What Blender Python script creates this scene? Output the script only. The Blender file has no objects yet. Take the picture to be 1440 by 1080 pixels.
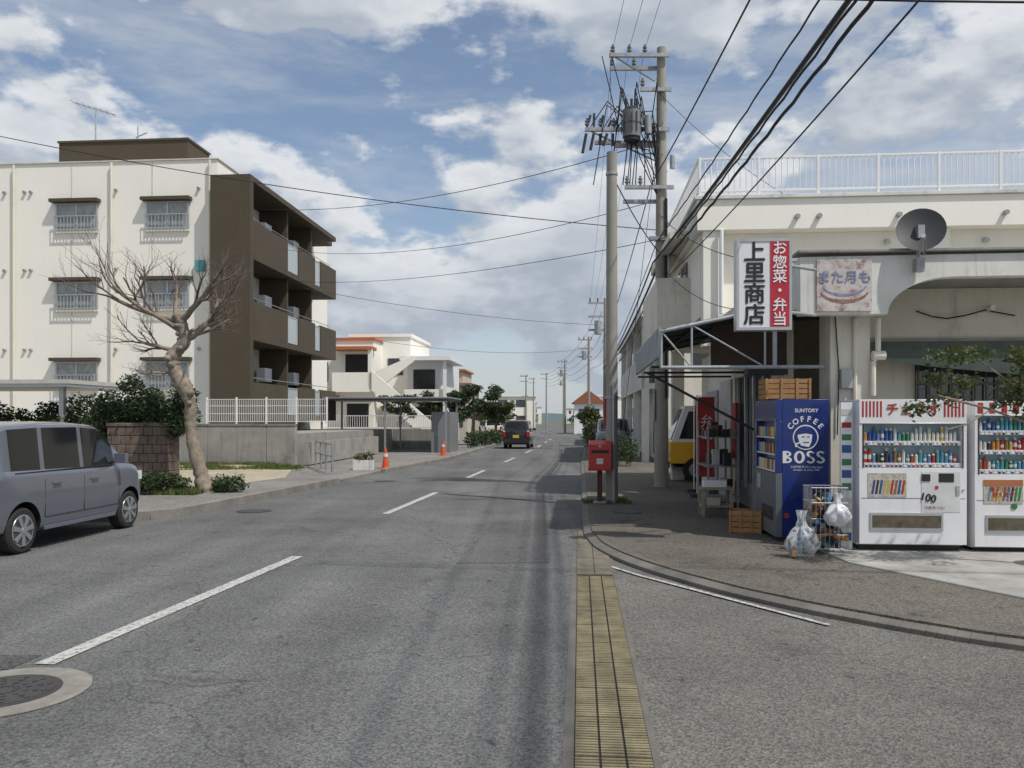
import bpy, bmesh, math, random
from mathutils import Vector, Matrix
R=random.Random(7)
sc=bpy.context.scene
TH=math.atan(.0815)   # heading of the street, clockwise from +Y
# ---------------------------------------------------------------- materials
MC={}
def M(name,col,rough=.75,var=.15,scale=3.,bump=0.,bscale=60.,metal=0.,streak=0.,dirt=0.,spec=.5,coat=0.,transl=0.):
    if name in MC: return MC[name]
    m=bpy.data.materials.new(name); m.use_nodes=True; nt=m.node_tree; N=nt.nodes; L=nt.links
    b=N['Principled BSDF']; b.inputs['Roughness'].default_value=rough; b.inputs['Metallic'].default_value=metal
    b.inputs['Specular IOR Level'].default_value=spec; b.inputs['Coat Weight'].default_value=coat
    tc=N.new('ShaderNodeTexCoord')
    def noise(sc_,det=6,vec=None,ro=.6):
        n=N.new('ShaderNodeTexNoise'); n.inputs['Scale'].default_value=sc_; n.inputs['Detail'].default_value=det; n.inputs['Roughness'].default_value=ro
        L.new(vec or tc.outputs['Object'],n.inputs['Vector']); return n.outputs['Fac']
    def mr(v,a,bb,c,d):
        n=N.new('ShaderNodeMapRange'); L.new(v,n.inputs[0])
        for i,x in enumerate((a,bb,c,d)): n.inputs[i+1].default_value=x
        return n.outputs[0]
    def mul(a,bb):
        n=N.new('ShaderNodeMath'); n.operation='MULTIPLY'; L.new(a,n.inputs[0]); L.new(bb,n.inputs[1]); return n.outputs[0]
    f=mr(noise(scale),.3,.7,1-var,1+var*.6)
    if streak:
        mp=N.new('ShaderNodeMapping'); L.new(tc.outputs['Object'],mp.inputs[0]); mp.inputs['Scale'].default_value=(5,5,.6)
        f=mul(f,mr(noise(1.3,10,mp.outputs[0],.72),.54,.80,1,1-streak))
    if dirt:
        f=mul(f,mr(noise(.9,10,None,.7),.52,.72,1,1-dirt))
    mx=N.new('ShaderNodeVectorMath'); mx.operation='SCALE'; mx.inputs[0].default_value=col[:3]; L.new(f,mx.inputs['Scale'])
    L.new(mx.outputs[0],b.inputs['Base Color'])
    if bump:
        bp=N.new('ShaderNodeBump'); bp.inputs['Strength'].default_value=bump; bp.inputs['Distance'].default_value=.01
        L.new(noise(bscale,4),bp.inputs['Height']); L.new(bp.outputs[0],b.inputs['Normal'])
    if transl:
        t=N.new('ShaderNodeBsdfTranslucent'); L.new(mx.outputs[0],t.inputs[0]); ms=N.new('ShaderNodeMixShader'); ms.inputs[0].default_value=transl
        L.new(b.outputs[0],ms.inputs[1]); L.new(t.outputs[0],ms.inputs[2]); L.new(ms.outputs[0],N['Material Output'].inputs[0])
    MC[name]=m; return m
cream=M('cream_paint',(.86,.83,.75),.85,.03,.6,.15,90,streak=.07)
cream2=M('cream_paint_old',(.72,.68,.58),.85,.10,.8,.2,90,streak=.45,dirt=.2)
white_old=M('white_paint_weathered',(.68,.67,.63),.8,.10,2,.2,70,streak=.6,dirt=.4)
white=M('white_paint',(.78,.78,.77),.5,.05,2)
whitem=M('white_enamel',(.76,.76,.77),.3,.06,3,coat=.3,streak=.16)
brown=M('brown_paint',(.075,.058,.036),.8,.10,1,.1,90,streak=.1)
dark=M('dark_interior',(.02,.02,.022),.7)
glass=M('window_glass',(.05,.06,.065),.08,.3,1.5,spec=.8)
carglass=M('car_glass',(.012,.014,.016),.06,.3,1.5,spec=.5)
curtain=M('curtained_glass',(.30,.32,.31),.15,.35,6,spec=.8)
alu=M('aluminium',(.5,.51,.52),.4,.08,5,metal=.6)
steel=M('galvanised_steel',(.36,.37,.38),.5,.25,6,metal=.5)
darksteel=M('dark_steel',(.08,.085,.09),.5,.2,6,metal=.4)
conc=M('concrete',(.32,.31,.28),.9,.2,1.4,.4,50,streak=.5,dirt=.45)
concpole=M('pole_concrete',(.30,.28,.24),.85,.14,2,.3,60,streak=.4)
kerbm=M('kerb_concrete',(.22,.208,.185),.9,.3,2.2,.5,50,dirt=.5)
kerbd=M('kerb_concrete_dark',(.155,.145,.125),.9,.35,1.6,.5,50,dirt=.5)
block=M('block_wall',(.16,.12,.095),.9,.35,4,.8,25,dirt=.3)
rust=M('faded_red',(.38,.03,.03),.6,.15,5)
red=M('red_enamel',(.50,.03,.022),.4,.10,3,coat=.2,streak=.3)
blackm=M('black_plastic',(.02,.02,.02),.5)
rubber=M('tyre_rubber',(.022,.022,.022),.85,.2,10)
wirem=M('cable_black',(.015,.015,.016),.6)
blue=M('blue_enamel',(.006,.025,.165),.3,.08,3,coat=.4)
wood=M('crate_wood',(.36,.19,.075),.7,.3,9,.3,40)
woodg=M('grey_wood',(.33,.28,.21),.8,.25,9,.3,40)
orange=M('orange_paint',(.42,.15,.065),.8,.15,2,streak=.2)
yellow=M('yellow_paint',(.78,.42,.02),.4,.08,2)
sand=M('sandy_ground',(.40,.345,.25),.95,.3,1.6,.5,30,dirt=.25)
bark=M('bark',(.26,.215,.165),.9,.4,9,1.0,30,dirt=.35)
twig=M('twig_bark',(.155,.12,.098),.9,.2,7)
leafd=M('leaf_dark',(.035,.065,.022),.5,.6,1.8,transl=.25)
leafm=M('leaf_mid',(.06,.095,.03),.5,.6,2.5,transl=.3)
leafy=M('leaf_olive',(.10,.115,.03),.5,.6,5,transl=.3)
grassm=M('grass_blade',(.11,.145,.035),.7,.5,3,transl=.2)
tarp=M('awning_fabric',(.16,.20,.17),.8,.2,5,streak=.3)
glasswall=M('frosted_panel',(.42,.46,.46),.3,.1,3)
greypanel=M('grey_panel',(.20,.21,.215),.4,.1,3,streak=.2)
lampr=M('tail_lamp',(.45,.01,.01),.15,.1,5)
lampw=M('head_lamp',(.65,.66,.68),.1,.1,5)
chrome=M('wheel_alloy',(.45,.46,.48),.3,.1,5,metal=.7)
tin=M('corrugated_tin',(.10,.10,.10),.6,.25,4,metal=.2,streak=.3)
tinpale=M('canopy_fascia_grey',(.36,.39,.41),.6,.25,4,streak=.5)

def asphalt(name,col,track=.25,stain=.0):
    m=bpy.data.materials.new(name); m.use_nodes=True; nt=m.node_tree; N=nt.nodes; L=nt.links; b=N['Principled BSDF']
    b.inputs['Roughness'].default_value=.88; b.inputs['Specular IOR Level'].default_value=.3
    tc=N.new('ShaderNodeTexCoord')
    def mapp(rot,s):
        mp=N.new('ShaderNodeMapping'); mp.inputs['Rotation'].default_value=(0,0,rot); mp.inputs['Scale'].default_value=s; L.new(tc.outputs['Object'],mp.inputs[0]); return mp.outputs[0]
    def noise(s,d,v=None,ro=.6):
        n=N.new('ShaderNodeTexNoise'); n.inputs['Scale'].default_value=s; n.inputs['Detail'].default_value=d; n.inputs['Roughness'].default_value=ro
        L.new(v or tc.outputs['Object'],n.inputs['Vector']); return n.outputs['Fac']
    def mr(v,a,bb,c,d):
        n=N.new('ShaderNodeMapRange'); L.new(v,n.inputs[0])
        for i,x in enumerate((a,bb,c,d)): n.inputs[i+1].default_value=x
        return n.outputs[0]
    def mul(a,bb):
        n=N.new('ShaderNodeMath'); n.operation='MULTIPLY'; L.new(a,n.inputs[0]); L.new(bb,n.inputs[1]); return n.outputs[0]
    vo=N.new('ShaderNodeTexVoronoi'); vo.inputs['Scale'].default_value=85; L.new(tc.outputs['Object'],vo.inputs['Vector'])
    sp=N.new('ShaderNodeSeparateColor'); L.new(vo.outputs['Color'],sp.inputs[0])
    f=mr(sp.outputs[0],0,1,.58,1.42)
    f=mul(f,mr(noise(28,6,None,.7),.3,.7,.82,1.18))
    f=mul(f,mr(noise(.35,8,None,.65),.35,.65,.78,1.18))
    f=mul(f,mr(noise(1.0,5,mapp(TH,(1.3,.045,1)),.5),.35,.65,1-track,1+track*.5))
    f=mul(f,mr(noise(1.1,9,mapp(0.4,(1,1,1)),.72),.55,.68,1,1-stain))
    f=mul(f,mr(noise(5.3,4,mapp(1.1,(1,1,1)),.6),.65,.69,1,.55))
    dn=N.new('ShaderNodeTexNoise'); dn.inputs['Scale'].default_value=1.5; dn.inputs['Detail'].default_value=6; L.new(tc.outputs['Object'],dn.inputs['Vector'])
    av=N.new('ShaderNodeVectorMath'); av.operation='MULTIPLY_ADD'; L.new(dn.outputs['Color'],av.inputs[0]); av.inputs[1].default_value=(1.0,1.0,0); L.new(tc.outputs['Object'],av.inputs[2])
    v2=N.new('ShaderNodeTexVoronoi'); v2.feature='DISTANCE_TO_EDGE'; v2.inputs['Scale'].default_value=.28; L.new(av.outputs[0],v2.inputs['Vector'])
    f=mul(f,mr(v2.outputs['Distance'],0,.004,.62,1))
    mx=N.new('ShaderNodeVectorMath'); mx.operation='SCALE'; mx.inputs[0].default_value=col; L.new(f,mx.inputs['Scale']); L.new(mx.outputs[0],b.inputs['Base Color'])
    bp=N.new('ShaderNodeBump'); bp.inputs['Strength'].default_value=.7; bp.inputs['Distance'].default_value=.006; L.new(vo.outputs['Distance'],bp.inputs['Height']); L.new(bp.outputs[0],b.inputs['Normal'])
    return m
road_m=asphalt('asphalt_old',(.136,.136,.133),.18,.22)
apron_m=asphalt('asphalt_apron',(.146,.14,.125),.06,.25)
walk_m=asphalt('pavement_concrete',(.135,.122,.102),.05,.45)
lot_m=asphalt('lot_paving',(.215,.205,.188),.04,.35)
patch_m=asphalt('asphalt_patch',(.085,.084,.082),.05,.2)
def wornpaint():
    m=bpy.data.materials.new('road_paint_worn'); m.use_nodes=True; nt=m.node_tree; N=nt.nodes; L=nt.links; b=N['Principled BSDF']; b.inputs['Roughness'].default_value=.8
    tc=N.new('ShaderNodeTexCoord'); n=N.new('ShaderNodeTexNoise'); n.inputs['Scale'].default_value=22; n.inputs['Detail'].default_value=10; n.inputs['Roughness'].default_value=.8
    L.new(tc.outputs['Object'],n.inputs['Vector']); r=N.new('ShaderNodeValToRGB'); r.color_ramp.elements[0].position=.40; r.color_ramp.elements[0].color=(.16,.16,.15,1); r.color_ramp.elements[1].position=.52; r.color_ramp.elements[1].color=(.50,.49,.46,1)
    L.new(n.outputs['Fac'],r.inputs[0]); L.new(r.outputs[0],b.inputs['Base Color']); return m
paint=wornpaint()
# ---------------------------------------------------------------- mesh builder
class MB:
    def __init__(s): s.parts={}; s.cur='body'; s.kids=[]
    def part(s,n): s.cur=n; return s
    def add(s,vs,fs,mat):
        p=s.parts.setdefault(s.cur,[[],[],[],[]]); o=len(p[0]); p[0].extend([tuple(v) for v in vs])
        if mat not in p[3]: p[3].append(mat)
        k=p[3].index(mat)
        for f in fs: p[1].append([i+o for i in f]); p[2].append(k)
    def box(s,x0,x1,y0,y1,z0,z1,mat):
        s.add([(x0,y0,z0),(x1,y0,z0),(x1,y1,z0),(x0,y1,z0),(x0,y0,z1),(x1,y0,z1),(x1,y1,z1),(x0,y1,z1)],
              [(0,3,2,1),(4,5,6,7),(0,1,5,4),(1,2,6,5),(2,3,7,6),(3,0,4,7)],mat)
    def prism(s,pts,vec,mat):
        n=len(pts); v=Vector(vec); P=[Vector(p) for p in pts]
        s.add(P+[p+v for p in P],[list(range(n))[::-1],list(range(n,2*n))]+[(i,(i+1)%n,n+(i+1)%n,n+i) for i in range(n)],mat)
    def cyl(s,p0,p1,r0,mat,r1=None,seg=12):
        r1=r0 if r1 is None else r1
        a=Vector(p0); b=Vector(p1); d=(b-a).normalized(); u=d.orthogonal().normalized(); w=d.cross(u)
        vs=[a+(u*math.cos(t)+w*math.sin(t))*r0 for t in [2*math.pi*i/seg for i in range(seg)]]+[b+(u*math.cos(t)+w*math.sin(t))*r1 for t in [2*math.pi*i/seg for i in range(seg)]]
        s.add(vs,[list(range(seg))[::-1],list(range(seg,2*seg))]+[(i,(i+1)%seg,seg+(i+1)%seg,seg+i) for i in range(seg)],mat)
    def tube(s,pts,r,mat,seg=8):
        for a,b in zip(pts,pts[1:]): s.cyl(a,b,r,mat,seg=seg)
    def quad(s,pts,mat): s.add(pts,[list(range(len(pts)))],mat)
    def finish(s,name,loc=(0,0,0),rot=0.,bevel=0.,noang=False):
        single=len(s.parts)==1 and not s.kids
        root=None
        if not single:
            root=bpy.data.objects.new(name,None); sc.collection.objects.link(root); root.location=loc; root.rotation_euler=(0,0,rot)
        for pn,(v,f,mi,mats) in s.parts.items():
            me=bpy.data.meshes.new(name+'_'+pn); me.from_pydata(v,[],f)
            for m in mats: me.materials.append(m)
            me.polygons.foreach_set('material_index',mi)
            if not noang:
                bm=bmesh.new(); bm.from_mesh(me); bmesh.ops.recalc_face_normals(bm,faces=bm.faces); bm.to_mesh(me); bm.free()
                me.polygons.foreach_set('use_smooth',[True]*len(me.polygons)); me.set_sharp_from_angle(angle=math.radians(35))
            o=bpy.data.objects.new(name if single else pn,me); sc.collection.objects.link(o)
            if single: o.location=loc; o.rotation_euler=(0,0,rot); root=o
            else: o.parent=root
            if bevel:
                md=o.modifiers.new('bevel','BEVEL'); md.width=bevel; md.segments=2; md.limit_method='ANGLE'; md.angle_limit=math.radians(50)
        for k in s.kids: k.parent=root
        return root
    def text(s,body,loc,size,mat,rot=(math.pi/2,0,0),align='CENTER',sx=1.,name='lettering',sp=1.,bold=0.):
        offs=[(0,0)] if not bold else [(0,0),(-bold,0),(bold,0),(0,bold),(0,-bold)]
        for i,(dx,dz) in enumerate(offs):
            c=bpy.data.curves.new(name,'FONT'); c.body=body; c.size=size; c.align_x=align; c.align_y='CENTER'; c.extrude=.001; c.space_line=sp; c.resolution_u=4
            c.materials.append(mat); o=bpy.data.objects.new(name,c); sc.collection.objects.link(o); o.location=(loc[0]+dx,loc[1]-i*.0006,loc[2]+dz); o.rotation_euler=rot; o.scale=(sx,1,1); s.kids.append(o)

def catmull(P,n=6):
    out=[]
    for i in range(len(P)-1):
        p0=Vector(P[max(i-1,0)]);p1=Vector(P[i]);p2=Vector(P[i+1]);p3=Vector(P[min(i+2,len(P)-1)])
        for k in range(n):
            t=k/n; out.append(.5*((2*p1)+(p2-p0)*t+(2*p0-5*p1+4*p2-p3)*t*t+(3*p1-p0-3*p2+p3)*t**3))
    out.append(Vector(P[-1])); return out
def strip(mb,P,wid,z0,z1,mat,gap=0,zi=None):
    P=[Vector((p[0],p[1],0)) for p in P]; nn=[]; zi=z1 if zi is None else zi
    for i in range(len(P)):
        d=(P[min(i+1,len(P)-1)]-P[max(i-1,0)]).normalized(); nn.append(Vector((d.y,-d.x,0)))
    for i in range(len(P)-1):
        a,b=P[i],P[i+1]; c=b+nn[i+1]*wid; d=a+nn[i]*wid
        vs=[(q.x,q.y,z0) for q in (a,b,c,d)]+[(q.x,q.y,zz) for q,zz in zip((a,b,c,d),(zi,zi,z1,z1))]
        mb.add(vs,[(0,3,2,1),(4,5,6,7),(0,1,5,4),(1,2,6,5),(2,3,7,6),(3,0,4,7)],mat)
# ---------------------------------------------------------------- ground & road
g=MB(); g.quad([(-900,-60,-.03),(900,-60,-.03),(900,2500,-.03),(-900,2500,-.03)],M('ground_dry_grass',(.13,.125,.085),.95,.4,.08)); g.finish('ground')
ST=[(-20,-8.6,-1.58),(4,-8.6,.376),(11.8,-8.4,1.01),(13.5,-5.62,1.15),(20.7,-4.48,1.74),(25,-3.95,2.09),(31,-2.9,2.58),(35,-2.4,2.9),(45,-1.6,3.9),(60,-.4,5.3),(80,.8,6.6),(100,1.8,7.7),(150,4.3,10.1),(300,11,17),(900,38,44)]
r=MB()
for a,b in zip(ST,ST[1:]):
    r.quad([(a[1],a[0],0),(a[2],a[0],0),(b[2],b[0],0),(b[1],b[0],0)],road_m)
r.finish('road',noang=True)
ap=MB(); ap.quad([(-.2,-20,-.006),(40,-20,-.006),(40,14,-.006),(1.0,14,-.006)],apron_m); ap.finish('side_road',noang=True)
rp=MB(); rp.quad([(-4.6,5.25,.0038),(-3.22,5.3,.0038),(-3.19,5.62,.0038),(-4.6,5.6,.0038)],patch_m)
rp.quad([(-.62,9.2,.0038),(.42,9.25,.0038),(.75,13.2,.0038),(-.3,13.1,.0038)],asphalt('asphalt_repair',(.118,.117,.114),.1,.2)); rp.quad([(-1.2,16.5,.0038),(1.3,16.6,.0038),(1.4,17.5,.0038),(-1.15,17.3,.0038)],bpy.data.materials['asphalt_repair'])
rp.finish('road_patches',noang=True)
mk=MB()
def dash(a,b,w):
    a=Vector((a[0],a[1],.0075)); b=Vector((b[0],b[1],.0075)); d=(b-a).normalized(); n=Vector((d.y,-d.x,0))*w/2
    mk.quad([a-n,a+n,b+n,b-n],paint)
dash((-3.05,5.4),(-2.50,9.66),.135); dash((-2.14,14.0),(-1.66,18.1),.135); dash((-1.22,22.7),(-.87,26),.135)
for D0 in (31,39.5,48,56.5,65): 
    f=lambda D:-3.6+.107*D if D<46 else 1.32+(D-46)*.085
    dash((f(D0),D0),(f(D0+3.6),D0+3.6),.135)
pl=[(.92,9.32),(1.31,8.47),(1.9,7.42),(2.46,6.43)]
for a,b in zip(pl,pl[1:]): dash(a,b,.05)
mk.finish('road_markings',noang=True)
KR=[(2.58,31.),(2.09,25.),(1.51,18.),(1.03,12.0),(1.0,10.9),(1.06,10.0),(1.34,8.9),(1.85,7.75),(2.29,7.05),(2.69,6.54),(3.06,6.15),(3.6,5.7),(6,4.1),(12,.5),(30,-8)]
KRs=catmull([(x,y,0) for x,y in KR],6)
sw=MB(); pts=[(p.x+.11,p.y+.02,-.02) for p in KRs][::-1]
poly=pts+[(4.0,45,-.02),(5.4,60,-.02),(7.8,100,-.02),(60,100,-.02),(60,-8,-.02)]
sw.prism(poly,(0,0,.10),walk_m); sw.finish('sidewalk',noang=False)
kb=MB(); KF=[(7.7,100,0),(5.3,60,0),(3.9,45,0)]
strip(kb,[(p[0],p[1]) for p in [*KF]]+[(p.x,p.y) for p in KRs],-.17,-.02,.084,kerbd,zi=.035)
kb.finish('kerb',bevel=.006)
dr=MB()
dm=M('drain_cover_tan',(.235,.20,.118),.8,.4,5,.4,60,dirt=.45); dsl=M('drain_slab',(.17,.152,.112),.85,.4,4,.4,50,dirt=.45)
dr.box(-.36,.10,-3,12.05,-.02,.002,M('gutter_edge',(.14,.132,.115),.9,.3,3,.4,40)); 
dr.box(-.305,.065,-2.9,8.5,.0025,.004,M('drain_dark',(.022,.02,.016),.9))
y=2.4
while y<8.4:
    for (a,b) in ((-.30,-.188),(-.176,-.066),(-.054,.06)):
        dz=R.uniform(0,.002); dr.box(a,b,y,y+.020,.0045,.013+dz,dm)
    y+=.0335
    if int((y-2.4)/.5)!=int((y-.0335-2.4)/.5): y+=.014
y=8.52
while y<12:
    dr.box(-.305,-.125,y,y+.485,.0045,.013,dsl); dr.box(-.118,.065,y,y+.485,.0045,.013,dsl); y+=.5
dr.finish('drain_grating',loc=(.05+.23,0,0),rot=-TH,bevel=.0)
mh=MB()
def disc(mb,c,r,z0,z1,mat,seg=48): mb.cyl((c[0],c[1],z0),(c[0],c[1],z1),r,mat,seg=seg)
disc(mh,(0,0),.47,0,.005,M('manhole_ring',(.25,.235,.205),.9,.3,6,.4,50,dirt=.3)); disc(mh,(0,0),.31,.0,.009,M('cast_iron_rim',(.045,.042,.04),.6,.2,20)); disc(mh,(0,0),.27,.0,.012,M('cast_iron',(.06,.056,.052),.6,.3,25,1,60))
for i in range(12):
    t=2*math.pi*i/12
    for q in (.07,.13,.19,.24): mh.box(math.cos(t)*q-.012,math.cos(t)*q+.012,math.sin(t)*q-.012,math.sin(t)*q+.012,.012,.017,MC['cast_iron'])
mh.finish('manhole_cover',loc=(-2.98,4.85,0.004))
for (x,y,rr) in ((-4.5,14.45,.3),(-3.3,21.5,.28),(1.9,13.6,.25)):
    m2=MB(); disc(m2,(0,0),rr,0,.006,MC['cast_iron_rim']); disc(m2,(0,0),rr*.86,0,.009,MC['cast_iron']); m2.finish('manhole_cover',loc=(x,y,.08 if x>1 else 0))
lf=MB()
lf.prism([(-4.44,20.7,-.02),(-5.2,16,-.02),(-5.6,13.7,-.02),(-6.2,13.2,-.02),(-7.6,13.1,-.02),(-40,13.1,-.02),(-40,27.3,-.02),(-7.0,27.3,-.02),(-5.6,22,-.02)],(0,0,.14),lot_m)
lf.finish('sidewalk')
l2=MB(); l2.prism([(-5.6,22,-.02),(-7.0,27.3,-.02),(-7.0,29,-.02),(-14,60,-.02),(1.8,100,-.02),(-.4,60,-.02),(-1.6,45,-.02),(-2.4,35,-.02),(-2.9,31,-.02),(-3.95,25,-.02),(-4.44,20.7,-.02)],(0,0,.08),lot_m); l2.finish('parking_lot')
kl=MB(); strip(kl,[(-4.44,20.7),(-5.2,16),(-5.6,13.7),(-5.85,13.3),(-6.3,13.12),(-7.6,13.05),(-9.5,13.05)],-.15,-.02,.15,kerbm) 
strip(kl,[(-.4,60),(-1.6,45),(-2.4,35),(-2.9,31),(-3.95,25)],-.15,-.02,.12,kerbm); kl.finish('kerb',bevel=.012)
sd=MB(); sd.quad([(-6.75,17.3,.126),(-5.75,21,.126),(-7.05,27,.126),(-30,27,.126),(-30,17.3,.126)],sand); sd.finish('vacant_lot_sand',noang=True)
def blades(name,regions,n,h,mat):
    mb=MB(); vs=[];fs=[]
    for _ in range(n):
        (x0,x1,y0,y1,z)=R.choice(regions); x=R.uniform(x0,x1); y=R.uniform(y0,y1)
        if math.sin(x*3.1+y*1.7)+math.sin(x*1.3-y*4.1)<R.uniform(-1.2,.6): continue
        a=R.uniform(0,6.28); hh=h*R.uniform(.4,1.2); w=.012
        dx,dy=math.cos(a)*w,math.sin(a)*w; lx,ly=R.uniform(-.5,.5)*hh,R.uniform(-.5,.5)*hh; o=len(vs)
        vs+=[(x-dx,y-dy,z),(x+dx,y+dy,z),(x+lx,y+ly,z+hh)]; fs.append((o,o+1,o+2))
    mb.add(vs,fs,mat); return mb.finish(name,noang=True)
blades('grass',[(-12,-6.2,24.2,25.6,.12),(-10,-6.4,24.8,25.4,.12),(-7.2,-6.2,16.2,17.1,.12),(-12,-7.1,26.6,27.3,.12),(-12,-8.5,17.2,17.6,.12)],22000,.12,grassm)
blades('grass',[(1.6,2.15,14.7,15.7,.08),(1.3,1.8,14.9,15.3,.08)],1600,.07,grassm)
# ---------------------------------------------------------------- foliage
def leaves(mb,blobs,n,size,mats,shell=.45,squash=1.):
    tot=sum(b[3]*b[4]*b[5] for b in blobs)
    for b in blobs:
        k=max(20,int(n*b[3]*b[4]*b[5]/tot)); groups={m:([],[]) for m in mats}
        for _ in range(k):
            d=Vector((R.gauss(0,1),R.gauss(0,1),R.gauss(0,1))).normalized(); rr=shell+(1-shell)*R.random()**.6
            rr*=1+.22*math.sin(5*d.x+b[0]*3)*math.cos(6*d.z+b[1])+R.gauss(0,.07)
            c=Vector((b[0]+d.x*b[3]*rr,b[1]+d.y*b[4]*rr,b[2]+d.z*b[5]*rr))
            u=Vector((R.gauss(0,1),R.gauss(0,1),R.gauss(0,.6))).normalized(); w=(d*.6+Vector((R.gauss(0,1),R.gauss(0,1),R.gauss(0,1)))*.6).normalized().cross(u).normalized()
            s_=size*R.uniform(.6,1.3); vs,fs=groups[R.choice(mats)]; o=len(vs)
            vs+=[c-u*s_,c-w*s_*.45,c+u*s_,c+w*s_*.45]; fs.append((o,o+1,o+2,o+3))
        for m,(vs,fs) in groups.items():
            if vs: mb.add(vs,fs,m)
def bush(name,blobs,n,size,mats,stem=None,shell=.4):
    mb=MB(); mb.part('foliage'); leaves(mb,blobs,n,size,mats,shell)
    mb.part('stems')
    for b in blobs: mb.cyl((b[0],b[1],b[2]-b[5]*.9 if stem is None else stem),(b[0],b[1],b[2]),.03,bark,.015,6)
    return mb.finish(name,noang=True)
bl=[(-8.75+(i%7)*.27+R.uniform(-.12,.12),18.0+R.uniform(-.3,.4),1.75+R.uniform(-.25,.5)+(.2 if 1<i%7<5 else -.1),.3*R.uniform(.8,1.3),.4,.34*R.uniform(.8,1.3)) for i in range(15)]
bush('hedge',bl,14000,.042,[leafd,leafd,leafm],stem=1.3,shell=.3)
bush('hedge',[(-15+i*.6+R.uniform(-.2,.2),21+R.uniform(-.4,.4),1.55+R.uniform(-.2,.4),.5,.5,.42) for i in range(12)],13000,.055,[leafd,leafd,leafm],stem=.2)
bush('shrub',[(-7.1,16.4,.36,.4,.35,.24),(-6.75,16.6,.3,.3,.3,.2),(-7.45,16.5,.3,.3,.3,.18),(-5.75,16.9,.28,.35,.3,.2),(-6.0,17.0,.25,.3,.3,.15)],5000,.035,[leafd,leafm])
def tube_tree(name,trunk,starts):
    c=bpy.data.curves.new(name,'CURVE'); c.dimensions='3D'; c.bevel_depth=1.; c.bevel_resolution=2; c.materials.append(bark); c.materials.append(twig)
    def spl(pts,mi):
        s=c.splines.new('POLY'); s.points.add(len(pts)-1); s.material_index=mi
        for q,(p,rr) in zip(s.points,pts): q.co=(*p,1); q.radius=rr
    tp=catmull([t[0] for t in trunk],9); n=len(tp)
    rs=[]
    for i in range(n):
        t=i/9; k=min(int(t),len(trunk)-2); f=t-k; rs.append(trunk[k][1]*(1-f)+trunk[k+1][1]*f)
    spl([(p,rr*(1+R.uniform(-.12,.14))) for p,rr in zip(tp,rs)],0)
    for p,rr in list(zip(tp,rs))[22::5]:
        d=Vector((R.uniform(-1,1),R.uniform(-1,.2),R.uniform(0,.5))).normalized(); spl([(p,rr*.55),(p+d*rr*1.1,rr*.5),(p+d*rr*1.5,rr*.3),(p+d*rr*1.6,.0)],0)
    def grow(p,d,rad,ln,lev):
        pts=[(p,rad)]; seg=6; q=p.copy(); dd=d.copy()
        for i in range(seg):
            dd=(dd+Vector((R.uniform(-.45,.45),R.uniform(-.4,.4),R.uniform(-.25,.38)))*(.6 if lev else .8)).normalized()
            q=q+dd*ln/seg; rr=rad*(1-(i+1)/seg*(.5 if lev<3 else .7)); pts.append((q.copy(),max(rr,.0025)))
            if lev<4 and i>=1:
                for _ in range(1 if lev<2 else R.choice((0,1,1,1,2) if lev==2 else (0,0,1,1))):
                    sd_=(dd+Vector((R.uniform(-1,1),R.uniform(-1,1),R.uniform(-.5,.8)))*.9).normalized()
                    grow(q.copy(),sd_,rr*.6,ln*R.uniform(.45,.75),lev+1)
        spl(pts,0 if lev<2 else 1)
    for p,d,rad,ln in starts: grow(Vector(p),Vector(d).normalized(),rad,ln,1)
    o=bpy.data.objects.new(name,c); sc.collection.objects.link(o); return o
tube_tree('bare_tree',[((-6.2,16.9,.05),.24),((-6.33,16.9,.45),.155),((-6.54,16.9,1.3),.125),((-6.56,16.9,1.9),.115),((-6.68,16.9,2.25),.165),((-6.88,16.9,2.6),.14),((-6.90,16.9,2.9),.15),((-6.68,16.9,3.2),.12),((-6.72,16.9,3.5),.11),((-6.85,16.9,3.75),.09)],
 [((-6.78,16.9,3.6),(-.8,0.1,.35),.065,1.5),((-6.75,16.9,3.6),(.5,-.3,.5),.07,1.2),((-6.85,16.9,3.0),(-.9,.2,.2),.05,.9),((-6.68,16.9,3.2),(.9,.2,.35),.06,1.15),((-6.85,16.9,3.7),(-.2,.5,.9),.055,.8),((-6.75,16.9,3.4),(-.9,-.4,.5),.055,1.6),((-6.7,16.9,3.3),(.8,.4,.6),.045,1.2),((-6.85,16.9,2.6),(-.8,-.3,-.3),.035,.55),((-6.6,16.9,3.3),(.95,-.1,.1),.04,.9)])
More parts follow.
